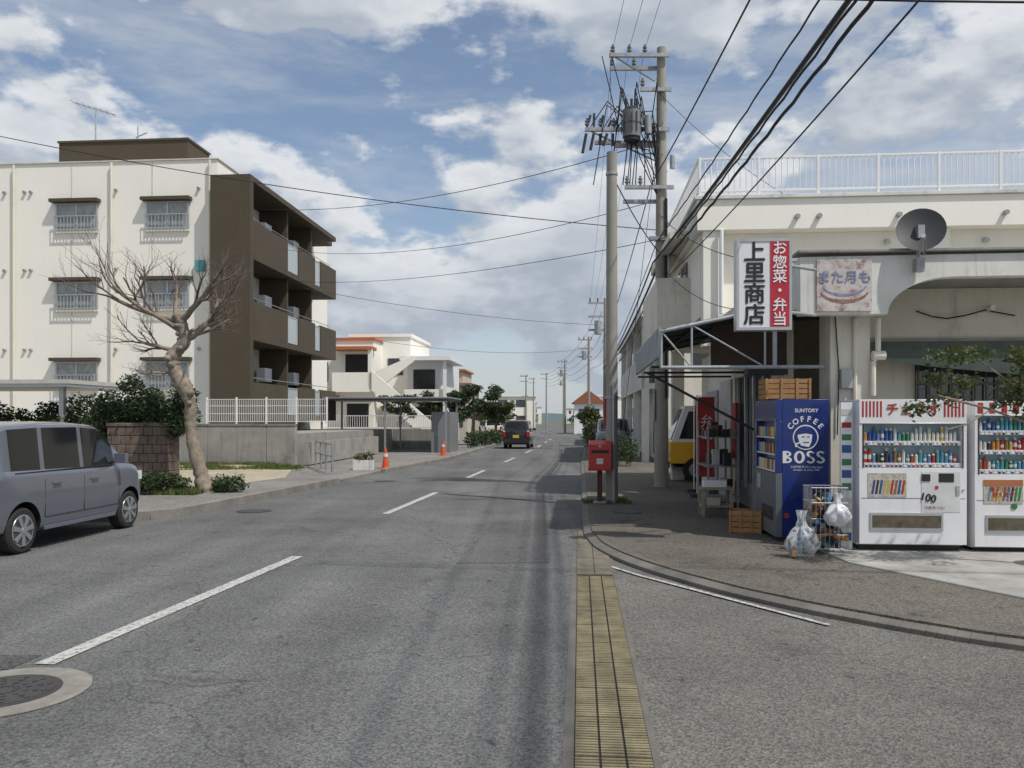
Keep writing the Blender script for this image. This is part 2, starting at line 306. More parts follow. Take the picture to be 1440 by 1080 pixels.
# ---------------------------------------------------------------- left apartment building
a=MB()
a.part('walls'); a.box(-32,-1.5,.6,14,1.1,11.25,cream); a.box(-32.05,-1.45,.55,14.05,11.253,11.30,M('parapet_cap',(.6,.57,.5),.8))
for x in (-7.15,-14.5,-4.0): a.box(x-.02,x+.02,.585,.597,1.2,11.2,M('wall_joint',(.66,.63,.56),.9))
a.part('stair_tower'); a.box(-9.9,-4.3,4,6,11.31,13.2,brown); a.box(-9.95,-4.25,3.95,6.05,13.2,13.28,brown)
a.part('end_frame'); a.box(-1.5,0,0,.3,1.1,10.5,brown); a.box(-1.5,0,.3,10.6,10.3,10.5,brown); a.box(-1.496,-.5,10.6,11.6,10.3,10.5,brown)
a.part('balconies')
for k in range(3):
    z=1.55+2.96*k
    a.box(-1.48,0,.303,10.6,z,z+.2,brown)
    for (y0,y1,m) in ((.303,3.9,brown),(3.9,5.2,glasswall),(5.2,7.4,brown),(7.4,8.2,glasswall),(8.2,10.6,brown)):
        if m is brown: a.box(-.12,0,y0,y1,z+.2,z+1.42,m)
        else: a.box(-.07,-.04,y0+.02,y1-.02,z+.24,z+1.3,m); a.box(-.08,-.03,y0,y1,z+1.3,z+1.36,alu)
    a.box(-1.48,-.12,10.5,10.6,z+.2,z+1.42,brown)
    for yy in (4.6,7.7): a.box(-1.48,-.3,yy,yy+.15,z+.2,z+2.95 if k<2 else 10.3,brown)
    for yy in (1.2,5.6,8.4):
        a.box(-1.497,-1.45,yy,yy+1.9,z+.25,z+2.3,curtain); a.box(-1.44,-1.42,yy+.92,yy+1.0,z+.25,z+2.3,alu)
    for yy in (3.6,7.0): a.box(-1.2,-.85,yy,yy+.75,z+1.6,z+2.15,white)
    a.cyl((-1.25,3.3,z+.2),(-1.25,3.3,z+2.7),.04,white); a.cyl((-.2,.5,z+1.6),(-.2,10.3,z+1.6),.015,alu)
a.part('windows')
def win(xc,zc,w=1.6,h=1.0):
    y=.6
    a.box(xc-w/2,xc+w/2,y-.03,y-.004,zc-h/2,zc+h/2,curtain)
    for xx in (xc-w/2,xc,xc+w/2): a.box(xx-.03,xx+.03,y-.055,y-.031,zc-h/2,zc+h/2,alu)
    for zz in (zc-h/2,zc+h/2): a.box(xc-w/2-.03,xc+w/2+.03,y-.06,y-.032,zz-.03,zz+.03,alu)
    a.box(xc-w/2-.14,xc+w/2+.14,y-.3,y-.002,zc+h/2+.04,zc+h/2+.16,brown)
    for i in range(13): a.box(xc-w/2+i*w/12-.012,xc-w/2+i*w/12+.012,y-.19,y-.17,zc-h/2+.02,zc-h/2+.5,alu)
    for zz in (zc-h/2,zc-h/2+.5): a.box(xc-w/2-.02,xc+w/2+.02,y-.2,y-.165,zz,zz+.03,alu)
    a.box(xc-w/2-.05,xc+w/2+.05,y-.08,y-.001,zc-h/2-.1,zc-h/2-.035,cream2)
for zc in (9.2,6.25,3.25):
    for xc in (-3.4,-6.95,-14.5,-18): win(xc,zc)
    for i,xx in enumerate((-10.6,-10.2,-9.8,-9.0,-8.75,-5.4,-2.2)): a.cyl((xx,.6,zc+1.0),(xx,.5,zc+.97),.06,alu,seg=8); 
a.part('pipes')
for xx in (-5.55,-1.75,-9.4): a.cyl((xx,.5,1.2),(xx,.5,11.2),.045,cream2,seg=8)
a.box(-2.3,-1.95,.45,.6,7.1,7.5,M('sign_teal',(.1,.35,.4),.5))
a.box(-4.8,-4.1,.2,.55,1.3,2.0,white); a.cyl((-4.35,.19,1.65),(-4.35,.18,1.65),.24,alu,seg=20)
a.part('aerial')
a.cyl((-8.9,5,13.2),(-8.9,5,15.0),.03,alu,seg=6); a.cyl((-9.9,5,15.3),(-8.0,5,14.7),.025,alu,seg=6)
for i in range(7): xx=-9.8+i*.26; a.cyl((xx,4.6,15.25-i*.08),(xx,5.4,15.25-i*.08),.015,alu,seg=5)
a.cyl((-7.0,5,13.2),(-7.0,5,14.2),.03,alu,seg=6); a.cyl((-7.1,5,13.7),(-6.6,5,13.9),.025,alu,seg=6); a.cyl((-6.7,5,13.2),(-6.7,5,13.5),.1,white,seg=10); a.cyl((-6.1,5,13.25),(-6.1,5,13.42),.5,white,seg=16)
a.finish('apartment_building',loc=(-9.48,30,0),rot=-TH)
rl=MB(); rl.box(-35,2.1,.2,25,-.1,1.12,conc); rl.finish('raised_lot_ground',loc=(-9.5,27.6,0),rot=-TH)
rw=MB()
for i in range(18):
    x0=-15.9+i*1.0; rw.box(x0+.006,x0+.994,0,.18,.05,1.38,conc)
rw.box(-16,2.1,-.02,.19,1.382,1.46,kerbm); rw.finish('retaining_wall',loc=(-9.2,27.4,0),rot=-TH,bevel=.01)
fe=MB()
for i in range(66): fe.box(i*.0625-.006,i*.0625+.006,-.006,.006,.06,.82,white)
for i in range(5): fe.box(i*1.02-.025,i*1.02+.025,-.026,.026,0,.88,white)
for z in (.06,.32,.58,.80): fe.box(-.02,4.12,-.011,.011,z,z+.02,white)
fe.finish('fence',loc=(-10.15,27.55,1.46),rot=-TH)
bw=MB()
for row in range(7):
    for i in range(7):
        off=.1 if row%2 else 0; x0=i*.2-off
        bw.box(max(0,x0)+.004,min(1.3,x0+.2)-.004,R.uniform(-.015,.0),.6,row*.19+.004,row*.19+.187,block) if min(1.3,x0+.2)-max(0,x0)>.03 else None
bw.box(-.02,1.32,-.03,.62,1.335,1.41,block); bw.finish('stone_wall',loc=(-8.6,17.6,.12),rot=-TH,bevel=.012)
bw=MB()
for row in range(6):
    for i in range(28): bw.box(-i*.4-.396+(.2 if row%2 else 0),-i*.4-.004+(.2 if row%2 else 0),0,.15,row*.2+.004,row*.2+.196,block)
bw.finish('block_wall',loc=(-8.8,19.2,.12),rot=-TH)
cp=MB(); cp.part('roof'); cp.box(-9,0,0,3,2.28,2.36,alu); cp.box(-9,.02,-.04,3,2.36,2.46,M('carport_cream',(.5,.49,.45),.6))
cp.part('posts'); 
for x in (-.4,-3.4,-6.4): cp.box(x-.06,x+.06,.3,.42,0,2.28,alu)
cp.finish('carport',loc=(-10.8,20.2,.12),rot=-TH)
# ---------------------------------------------------------------- mid left houses
h=MB(); h.part('walls')
h.box(-4.6,-.5,0,9,0,6.6,cream); h.box(-2.6,1.4,2.2,9,0,7.0,cream); h.box(1.4,3.6,1.2,9,0,5.3,white)
h.box(-4.7,-.4,-.1,9,6.6,6.75,orange); h.box(-2.7,1.5,2.1,9,7.0,7.2,cream)
h.part('balcony'); h.box(-2.8,-.3,-1.2,0,3.3,3.5,cream); h.box(-2.8,-.3,-1.2,-1.08,3.5,4.5,cream); h.box(-2.8,-.3,-1.3,0,5.9,6.1,orange); h.box(-4.7,-2.7,-.9,0,2.9,3.1,orange)
h.box(-.55,-.3,-1.2,-.95,3.5,5.9,cream)
h.part('stair'); h.prism([(-.3,-1.3,3.4),(2.9,-1.3,.6),(3.5,-1.3,.6),(3.5,-1.3,1.4),(-.3,-1.3,4.6)],(0,.15,0),cream)
h.prism([(-.3,-.3,4.6),(-.3,-.3,3.4),(2.1,-.3,5.2),(2.1,-.3,5.6)],(0,.15,0),cream)
h.part('slab'); h.box(1.2,4.4,-.2,6,5.3,5.55,white); h.box(3.9,4.1,0,.2,0,5.3,white); h.box(1.4,4.1,.2,.35,2.7,3.5,cream)
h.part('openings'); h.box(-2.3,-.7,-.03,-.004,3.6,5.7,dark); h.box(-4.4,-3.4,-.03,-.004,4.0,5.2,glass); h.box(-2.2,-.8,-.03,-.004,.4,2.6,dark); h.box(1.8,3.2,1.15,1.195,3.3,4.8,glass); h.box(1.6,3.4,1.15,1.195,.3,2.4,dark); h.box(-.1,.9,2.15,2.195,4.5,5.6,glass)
h.finish('terrace_house',loc=(-8.2,52,0),rot=-TH)
h=MB(); h.part('walls'); h.box(-3,1,0,8,0,4.3,M('beige_wall',(.5,.45,.36),.85,.1,1,streak=.2)); h.part('roof'); h.box(-3.3,1.4,-.5,8.3,4.3,4.5,M('roof_brown',(.25,.17,.12),.8)); h.box(-2.6,.6,.5,6,4.5,5.5,MC['beige_wall']); h.box(-2.8,.8,.3,6,5.5,5.65,orange)
h.part('windows'); h.box(-2,-.6,-.03,-.004,1,2.2,glass); h.box(-.1,.7,-.03,-.004,1,2.2,glass); h.box(-2.2,-1,.45,.497,4.7,5.3,glass); h.finish('flat_roof_house',loc=(-4.6,66,0),rot=-TH)
cp=MB(); cp.part('roof'); cp.box(-6.2,0,0,3.6,2.44,2.52,darksteel); cp.box(-6.25,.05,-.06,3.7,2.52,2.58,steel); cp.part('posts')
for x in (-6,-3,-.15): 
    for y in (.1,3.4): cp.box(x-.04,x+.04,y,y+.08,0,2.44,steel)
cp.box(-.9,-.02,.5,3.2,.0,1.9,greypanel); cp.finish('carport',loc=(-2.9,38,.06),rot=-TH)
w2=MB()
for i in range(10): w2.box(-i*1.2-1.194,-i*1.2-.006,0,.15,0,1.05,conc)
w2.finish('concrete_wall',loc=(-3.2,42.5,.06),rot=-TH)
fe=MB()
for i in range(70): fe.box(-i*.12-.012,-i*.12+.012,-.012,.012,.05,.7,white)
for z in (.05,.66): fe.box(-8.4,0,-.018,.018,z,z+.05,white)
fe.finish('fence',loc=(-3.6,42.55,1.11),rot=-TH)
w3=MB()
for i in range(8): w3.box(0,.15,i*1.2+.006,i*1.2+1.194,0,.75,conc)
w3.finish('concrete_wall',loc=(-6.9,27.5,.1),rot=-TH)
gr=MB()
for i in range(4): gr.cyl((i*1.1,0,0),(i*1.1,0,.8),.03,steel)
for z in (.45,.8): gr.cyl((0,0,z),(3.3,0,z),.025,steel)
gr.finish('guard_rail',loc=(-6.3,26.6,.1),rot=-1.2)
def treef(name,base,blobs,n,size,mats,th,tr=.14):
    mb=MB(); mb.part('foliage'); leaves(mb,blobs,n,size,mats,.25); mb.part('trunk')
    mb.cyl(base,(base[0]+.1,base[1],base[2]+th),tr,bark,tr*.6,8)
    for b in blobs[::2]: mb.cyl((base[0]+.1,base[1],base[2]+th*.8),(b[0],b[1],b[2]),tr*.45,bark,tr*.15,6)
    mb.finish(name,noang=True)
def cl(x,y,z,rx,rz,k,s=.5): return [(x+R.uniform(-rx,rx),y+R.uniform(-rx,rx)*.6,z+R.uniform(-rz,rz),s*R.uniform(.7,1.2),s,s*R.uniform(.5,.8)) for _ in range(k)]
treef('broadleaf_tree',(-2.4,50,0),cl(-2.4,50,2.6,1.5,.9,19,.52),9500,.085,[leafd,leafm,leafd],2.0)
treef('broadleaf_tree',(-3.9,53,0),cl(-4.1,53,2.5,1.5,.7,15,.52),7000,.085,[leafd,leafm],2.0)
treef('broadleaf_tree',(-1.2,58,0),cl(-1.3,58,2.0,1.2,.6,11,.5),4500,.09,[leafm,leafy],1.6)
treef('broadleaf_tree',(-6.5,47,0),cl(-6.5,47,2.3,.9,.5,8,.4),3000,.08,[leafm,leafd],1.6)
bush('shrub',[(-2.2+i*.3,45+i*1.6,.55,.4,.5,.45) for i in range(6)],3500,.07,[leafd,leafm])
bush('shrub',[(4.4+i*.35,47+i*3,.8+.2*(i%2),.45,1.2,.75) for i in range(9)],6500,.08,[leafd,leafm,leafy])
treef('broadleaf_tree',(4.9,50,0),cl(4.7,50,1.9,.5,.5,7,.42),2500,.08,[leafm,leafy],1.5,.07)
bush('shrub',[(3.6+R.uniform(-.1,.2),27+i*1.0,.5+R.uniform(-.1,.25),.35,.45,.42) for i in range(6)],5000,.045,[leafd,leafm])
h=MB(); h.part('walls'); h.box(0,3.2,0,6,0,3.4,white); h.box(.4,3,.0,5.5,3.4,4.0,white); h.part('roof')
h.prism([(-.3,-.3,3.4),(3.5,-.3,3.4),(1.6,-.3,4.9)],(0,6.6,0),M('roof_tile_terracotta',(.30,.11,.06),.8,.25,6))
h.part('windows'); h.box(.5,1.3,-.03,-.004,1.9,2.8,glass); h.box(1.9,2.8,-.03,-.004,1.9,2.8,glass); h.finish('tiled_roof_house',loc=(6.9,92,0),rot=-TH)
DT=MB(); Rt=random.Random(3)
tw=[white,cream,MC['beige_wall'],M('grey_wall',(.4,.4,.4),.8)]
for i in range(60):
    y=Rt.uniform(85,330); side=Rt.choice((-1,1)); cx=.0475*y+1
    x=cx+side*(Rt.uniform(6.5,60)); w=Rt.uniform(4,9); hh=Rt.choice((3.2,3.5,5.8,6.2,6.0))
    if side>0 and x-w/2<cx+5: x=cx+5+w/2
    m=Rt.choice(tw); DT.box(x-w/2,x+w/2,y,y+8,0,hh,m); DT.box(x-w/2-.3,x+w/2+.3,y-.3,y+8,hh,hh+.25,m)
    for fl in range(1 if hh<4 else 2):
        for q in (-.28,.1): DT.box(x+q*w,x+q*w+w*.2,y-.04,y-.005,1+fl*2.9,2.3+fl*2.9,glass)
DT.finish('distant_town')
ml=[]
for i in range(90):
    y=Rt.uniform(70,320); side=Rt.choice((-1,1)); x=.0475*y+1+side*Rt.uniform(5,45); ml.append((x,y,Rt.uniform(1,2.6),Rt.uniform(1,2.6),1.5,Rt.uniform(1,2)))
mb=MB(); leaves(mb,ml,16000,.3,[leafd,leafm],.3); mb.finish('distant_trees',noang=True)
hb=MB()
pr=[(x,math.sin(x*.011)*3+math.sin(x*.03+1)*2+11) for x in range(-900,901,30)]
for (x0,z0),(x1,z1) in zip(pr,pr[1:]): hb.quad([(x0,1500,-1),(x1,1500,-1),(x1,1520,z1),(x0,1520,z0)],M('hill_haze',(.10,.14,.15),.95,.3,.01))
hb.finish('distant_hills',noang=True)
# ---------------------------------------------------------------- shop building
s=MB(); s.part('fascia')
arc=[(1.06+.8*(1-math.cos(t)), 2.9+.45*math.sin(t)) for t in [i*math.pi/2/10 for i in range(11)]]
poly=[(0,0,2.9)]+[(x,0,z) for x,z in arc]+[(9,0,3.37),(9,0,3.66),(0,0,3.62)]
s.prism(poly,(0,.16,0),white_old)
s.box(-.03,9,-.05,.3,3.665,3.70,conc)
s.part('roof_slab'); s.box(.12,9,.163,5.5,3.42,3.58,conc); s.box(0,.12,.163,5.6,3.0,3.6,white_old)
s.part('walls'); s.box(.5,1.0,.45,.95,.05,3.42,cream2); s.box(1.0,9,1.35,1.55,.05,3.417,cream2)
s.box(1.05,9,1.28,1.347,2.55,2.72,conc)
s.box(.1,.25,1.3,2.0,.05,3.0,cream2); s.box(.1,.25,4.9,9,.05,3.0,cream2); s.box(.25,9,5.0,8.9,.05,3.418,cream2)
s.box(.2,.3,2.0,4.9,.05,.5,conc); s.box(.1,.25,2.0,4.9,2.35,3.0,cream2)
s.part('shopfront'); s.box(.2,.23,2.0,4.9,.5,2.35,glass)
for y in (2.02,2.75,3.5,4.2,4.86): s.box(.14,.196,y-.03,y+.03,.4,2.35,alu)
s.box(.06,.095,5.1,6.3,.4,2.35,M('notice_board',(.48,.47,.44),.7,.2,3)); s.box(.05,.095,6.6,7.9,.1,2.2,M('shutter_grey',(.3,.31,.32),.5,.1,8))
s.box(.04,.09,4.5,4.85,.9,1.9,rust)
s.part('upper_block'); s.box(-.4,10,5.8,11,3.585,5.2,cream); s.box(-.5,10,5.45,11.2,5.2,5.78,cream); s.box(-.55,10,5.40,11.25,5.783,5.85,white_old)
s.box(-.38,.0,5.5,5.797,3.0,5.197,cream); s.box(3.9,4.2,5.6,5.797,3.6,5.197,cream)
s.box(-.4,-.1,10.6,10.95,.05,3.58,cream2); s.box(-.4,10,9.6,11,3.3,3.58,cream2)
s.part('balcony'); s.box(-1.1,-.403,7.2,11,3.5,3.65,cream2); s.box(-1.1,-1.0,7.2,11,3.65,4.6,cream2); s.box(-1.0,-.403,7.2,7.3,3.65,4.6,cream2); s.box(-.9,-.503,6.6,11,5.3,5.45,cream2)
s.part('windows'); s.box(-.43,-.404,7.6,9.2,3.8,5.0,glass); s.box(-.46,-.431,8.36,8.42,3.8,5.0,alu)
s.box(1.9,3.3,1.31,1.348,1.75,2.5,glass)
for i in range(10): s.box(1.9+i*.15,1.925+i*.15,1.25,1.27,1.7,2.5,darksteel)
for z in (1.7,2.08,2.5): s.box(1.88,3.32,1.248,1.275,z,z+.025,darksteel)
s.part('railing')
for i in range(94): s.box(-.45+i*.11-.009,-.45+i*.11+.009,5.5,5.52,5.9,6.55,white)
for i in range(48): s.box(-.46,-.44,5.6+i*.11,5.618+i*.11,5.9,6.55,white)
for z in (5.93,6.55): s.box(-.47,10,5.49,5.53,z,z+.04,white); s.box(-.475,-.43,5.53,11,z,z+.04,white)
for i in range(10): s.box(-.47+i*1.1,-.42+i*1.1,5.485,5.535,5.85,6.6,white)
s.part('vents')
for x in (1.1,3.1,4.9): s.cyl((x,5.8,5.0),(x,5.66,4.97),.05,alu,seg=8)
for x in (1.35,1.75,3.2,5.1): s.cyl((x,5.44,5.42),(x,5.34,5.42),.05,steel,seg=8)
s.part('pipes'); s.tube([(1.08,.4,2.9),(1.08,.4,2.45),(1.02,.4,2.35),(1.02,.4,1.9)],.035,cream2); s.tube([(.8,.42,2.9),(.8,.42,.3)],.03,cream2); s.cyl((-.05,5.42,3.6),(-.05,5.42,5.2),.04,white,seg=8)
s.cyl((1.0,.38,2.42),(1.16,.38,2.42),.06,cream2,seg=10)
s.tube([(1.9,1.3,3.1),(2.1,1.28,3.02),(2.3,1.28,2.99),(2.55,1.28,3.03),(2.8,1.28,3.1),(3.2,1.28,3.02)],.012,wirem,5); s.cyl((2.85,1.3,3.12),(2.85,1.15,3.12),.04,white,seg=8)
s.tube([(.55,.43,3.0),(.6,.42,2.2),(.58,.43,1.4)],.01,wirem,5); s.box(.62,.76,.38,.448,2.0,2.25,M('meter_grey',(.4,.4,.38),.5))
s.part('side_awning'); s.quad([(1.05,.9,2.42),(9,.9,2.42),(9,1.28,2.68),(1.05,1.28,2.68)],tarp); s.prism([(1.05,.9,2.42),(2.0,.9,2.3),(3.0,.9,2.2),(9,.9,2.15),(9,.9,2.42)],(0,.02,0),tarp)
s.part('signboard'); 
def fadesign():
    m=bpy.data.materials.new('faded_painted_sign'); m.use_nodes=True; nt=m.node_tree; N=nt.nodes; L=nt.links; b=N['Principled BSDF']; b.inputs['Roughness'].default_value=.7
    tc=N.new('ShaderNodeTexCoord'); n=N.new('ShaderNodeTexNoise'); n.inputs['Scale'].default_value=7; n.inputs['Detail'].default_value=12; n.inputs['Roughness'].default_value=.8; L.new(tc.outputs['Object'],n.inputs['Vector'])
    r=N.new('ShaderNodeValToRGB'); cr=r.color_ramp; cr.elements[0].position=.36; cr.elements[0].color=(.20,.08,.06,1); cr.elements[1].position=.58; cr.elements[1].color=(.58,.55,.52,1)
    e=cr.elements.new(.43); e.color=(.36,.24,.22,1); e=cr.elements.new(.48); e.color=(.50,.45,.42,1)
    L.new(n.outputs['Fac'],r.inputs[0]); L.new(r.outputs[0],b.inputs['Base Color']); return m
fs_=fadesign(); s.box(.2,.86,-.02,-.003,2.94,3.58,fs_)
fb=M('faded_blue',(.24,.26,.40),.7,.5,30); fr=M('faded_rust',(.30,.16,.13),.7,.6,30)
# faded painted picture: a hull under lettering
def hull(r0,r1,mat,y,cz=3.2):
    a0,a1=math.pi*1.06,math.pi*1.94; n=16
    for i in range(n):
        p=a0+(a1-a0)*i/n; q=a0+(a1-a0)*(i+1)/n; k0=1-.5*abs(2*(i)/n-1); k1=1-.5*abs(2*(i+1)/n-1)
        s.prism([(.53+r0*math.cos(p),y,cz+r0*.55*math.sin(p)),(.53+r0*math.cos(q),y,cz+r0*.55*math.sin(q)),(.53+(r0-r1*k1)*math.cos(q),y,cz+(r0*.55-r1*k1)*math.sin(q)),(.53+(r0-r1*k0)*math.cos(p),y,cz+(r0*.55-r1*k0)*math.sin(p))],(0,.001,0),mat)
hull(.30,.05,fr,-.0225,3.2); hull(.27,.035,fb,-.0225,3.27)
s.text('また月も',(.53,-.023,3.35),.165,fb,bold=.003)
s.finish('corner_shop',loc=(3.58,10.3,0),rot=-TH,bevel=.006)
# canopy
c=MB(); c.part('roofing')
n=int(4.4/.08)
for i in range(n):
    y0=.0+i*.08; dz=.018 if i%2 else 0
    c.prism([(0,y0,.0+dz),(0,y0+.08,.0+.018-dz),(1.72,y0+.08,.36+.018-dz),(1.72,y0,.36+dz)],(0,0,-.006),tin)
c.part('fascia')
for i in range(44): c.box(-.03-(.012 if i%2 else 0),-.005,i*.1,i*.1+.099,-.36,.04,tinpale)
c.part('frame')
c.tube([(0,0,-.5),(2.1,0,-.5)],.025,tinpale,8); c.tube([(0,0,-.02),(1.7,0,.33)],.025,tinpale,8); c.tube([(0,0,-.5),(0,0,-.02)],.02,tinpale,8)
for x in (.4,1.35): c.tube([(x,0,-.5),(x,0,-.02+x*.206)],.014,tinpale,6)
c.tube([(0,0,-.02),(.4,0,-.5)],.012,tinpale,6); c.tube([(.4,0,.06),(1.35,0,-.5)],.012,tinpale,6)
for y in (1.5,3.0,4.38): c.tube([(0,y,-.4),(1.7,y,-.4)],.018,darksteel,8); c.tube([(0,y,-.02),(1.7,y,.33)],.02,darksteel,6)
for y in (2.2,): c.tube([(.0,y,-.45),(1.66,y,-1.35)],.022,darksteel,6)
for x in (.5,1.1): c.tube([(x,0,x*.206-.03),(x,4.4,x*.206-.03)],.02,darksteel,6)
c.box(1.45,1.5,-.02,.03,-.5,.3,tinpale)
c.part('inner_fascia'); c.box(.75,1.78,.62,.66,-.46,.14,M('dark_timber',(.055,.04,.03),.8,.2,6)); c.box(1.2,1.72,.3,.61,-.58,-.47,blackm)
c.finish('canopy',loc=(1.98,11.0,2.79),rot=-TH)
sg=MB(); sg.part('sign_box'); sg.box(0,.61,0,.16,0,1.04,whitem); sg.box(-.012,.622,-.008,.168,-.015,.02,alu); sg.box(-.012,.622,-.008,.168,1.02,1.055,alu); sg.box(-.012,.018,-.008,.168,.02,1.02,alu); sg.box(.592,.622,-.008,.168,.02,1.02,alu)
sg.part('red_panel'); sg.box(.375,.59,-.006,-.001,.022,1.018,M('sign_red',(.48,.025,.045),.4,.08,3))
sg.part('bracket'); sg.cyl((.6,.08,.75),(1.0,.4,.75),.02,steel); sg.cyl((.6,.08,.2),(1.0,.4,.2),.02,steel)
for i,ch in enumerate('上里商店'): sg.text(ch,(.195,-.004,.885-i*.245),.255,M('sign_black',(.02,.02,.02),.5),bold=.006)
for i,ch in enumerate('お惣菜・弁当'): sg.text(ch,(.482,-.009,.93-i*.165),.168,M('sign_white',(.85,.85,.85),.5),bold=.0022)
sg.finish('shop_sign',loc=(2.64,9.7,2.66),rot=-TH)
d=MB(); d.part('reflector')
dv=[];df=[];nr,ns=7,28
ax=Vector((-.35,-.85,.38)).normalized(); u=ax.cross(Vector((0,0,1))).normalized(); w=u.cross(ax)
for i in range(nr+1):
    rr=.28*i/nr
    for k in range(ns):
        t=2*math.pi*k/ns; dv.append(u*rr*math.cos(t)+w*rr*1.08*math.sin(t)+ax*(rr*rr*.7-.04))
for i in range(nr):
    for k in range(ns): df.append((i*ns+k,i*ns+(k+1)%ns,(i+1)*ns+(k+1)%ns,(i+1)*ns+k))
d.add(dv,df,M('dish_grey',(.035,.035,.04),.6,.15,6))
d.part('arm'); d.tube([tuple(w*-.3),tuple(ax*.26-w*.3)],.012,steel); e=ax*.28-w*.27; d.cyl(tuple(e),tuple(e-ax*.07),.028,steel)
d.part('mount'); d.cyl((0.0,.06,-.42),(0.0,.06,-.05),.022,steel); d.box(-.05,.05,.0,.1,-.5,-.34,steel); d.box(-.04,.04,-.02,.08,-.1,.06,steel); d.tube([(0,.06,-.2),(.2,.2,-.3),(.45,.3,-.3)],.01,steel)
d.finish('satellite_dish',loc=(4.96,10.05,3.90),rot=0)
# ---------------------------------------------------------------- vending machines
cans=[M('can_%d'%i,cc,.3,.12,30,metal=.1) for i,cc in enumerate([(.42,.04,.03),(.03,.09,.3),(.5,.38,.08),(.55,.55,.53),(.04,.2,.08),(.25,.13,.05),(.5,.22,.04),(.05,.035,.03),(.08,.28,.36),(.6,.58,.5),(.12,.2,.4)])]
canw=M('can_label',(.6,.6,.58),.35)
def vend(name,loc,w,rows,head,zs):
    v=MB(); H=1.73; D_=.72
    v.part('cabinet'); v.box(0,w,.10,D_,.06,H,whitem); v.box(.03,w-.03,.12,D_-.05,0,.06,blackm)
    z0,z1=zs
    v.box(0,w,0,.098,z1,H,whitem); v.box(0,w,0,.098,.08,z0,whitem); v.box(0,.05,0,.098,z0,z1,whitem); v.box(w-.05,w,0,.098,z0,z1,whitem)
    v.box(.0,w,-.008,-.0005,z1-.0,z1+.012,alu); v.box(.035,.05,-.006,-.0005,z0,z1-.001,blackm); v.box(w-.05,w-.035,-.006,-.0005,z0,z1-.001,blackm)
    v.part('display'); v.box(.05,w-.05,.09,.097,z0,z1,M('display_backing',(.30,.42,.46),.5))
    rh=(z1-z0)/rows
    for r_ in range(rows):
        zb=z0+r_*rh+.055; v.box(.051,w-.051,.012,.088,zb-.012,zb,whitem); v.box(.051,w-.051,.006,.0115,zb-.05,zb-.002,M('price_strip',(.45,.47,.5),.4))
        n=int((w-.12)/.047); mat=R.choice(cans)
        for i in range(n):
            x=.082+i*.047
            if R.random()<.6: mat=R.choice(cans)
            hh=min(rh-.075,R.choice((.10,.11,.15,.17)))
            v.cyl((x,.05,zb),(x,.05,zb+hh*.25),.019,mat,seg=8); v.cyl((x,.05,zb+hh*.25),(x,.05,zb+hh*.55),.0195,R.choice((canw,mat,mat)),seg=8); v.cyl((x,.05,zb+hh*.55),(x,.05,zb+hh*.8),.019,mat,seg=8); v.cyl((x,.05,zb+hh*.8),(x,.05,zb+hh),.018,R.choice((mat,canw)),.009,8)
            v.box(x-.014,x+.014,.003,.0055,zb-.044,zb-.026,R.choice((white,white,rust,cans[1],blackm))); v.box(x-.014,x+.014,.003,.0055,zb-.022,zb-.008,R.choice((white,canw)))
    v.part('panel')
    if head=='stripe':
        for i in range(6): v.box(.03+i*.04,.05+i*.04,-.003,-.0005,H-.2,H-.02,rust); v.box(w-.05-i*.04,w-.03-i*.04,-.003,-.0005,H-.2,H-.02,rust)
        v.text('チェリオ',(w/2,-.004,H-.12),.15,rust,bold=.003)
    else:
        for i in range(9): v.box(.03+i*.13,.09+i*.13,-.003,-.0005,H-.14,H-.02,rust)
    v.box(w*.08,w*.44,-.006,-.0005,z0-.33,z0-.06,M('poster_pale',(.5,.46,.4),.5,.5,28)) 
    for i in range(9): xx=w*.11+i*.041; v.prism([(xx,-.0075,z0-.3),(xx+.026,-.0075,z0-.3),(xx+.05,-.0075,z0-.14),(xx+.024,-.0075,z0-.14)],(0,.001,0),R.choice(cans))
    if head!='stripe':
        v.box(w*.08,w*.44,-.009,-.0085,z0-.13,z0-.06,orange); v.text('電子マネー\n使えます',(w*.26,-.0095,z0-.2),.06,rust); v.cyl((w*.36,-.009,z0-.36),(w*.36,-.0005,z0-.36),.035,MC['can_4'],seg=14)
    v.box(w*.58,w*.66,-.012,-.0045,z0-.15,z0-.07,blackm); v.box(w*.74,w*.88,-.008,-.0045,z0-.16,z0-.06,blackm); v.box(w*.58,w*.94,-.004,-.0005,z0-.5,z0-.04,M('coin_panel',(.62,.62,.62),.4)); v.box(w*.9,w*.93,-.014,-.0045,z0-.3,z0-.2,alu)
    v.cyl((w*.72,-.006,z0-.22),(w*.72,-.01,z0-.22),.02,red,seg=14)
    v.text('100',(w*.64,-.009,z0-.34),.12,blackm,rot=(math.pi/2,.2,0),bold=.003); v.text('つめた〜い',(w*.70,-.009,z0-.45),.045,rust)
    v.box(w*.1,w*.78,-.012,-.0005,.24,.44,alu); v.box(w*.12,w*.76,-.016,-.0125,.27,.41,M('slot_flap',(.12,.10,.07),.2,.4,10)); v.box(.02,w-.02,-.002,-.0005,.6,.606,blackm) 
    v.cyl((w-.04,-.008,.7),(w-.04,-.0005,.7),.015,alu,seg=10)
    v.finish(name,loc=loc,rot=-TH,bevel=.005)
vend('vending_machine',(3.97,9.47,.10),1.18,2,'stripe',(.95,1.45))
vend('vending_machine',(5.24,9.38,.08),1.18,3,'blocks',(.9,1.56))
v=MB(); v.part('cabinet'); v.box(.08,.64,0,1.19,.06,1.77,blue); v.box(.1,.62,.03,1.16,0,.06,blackm)
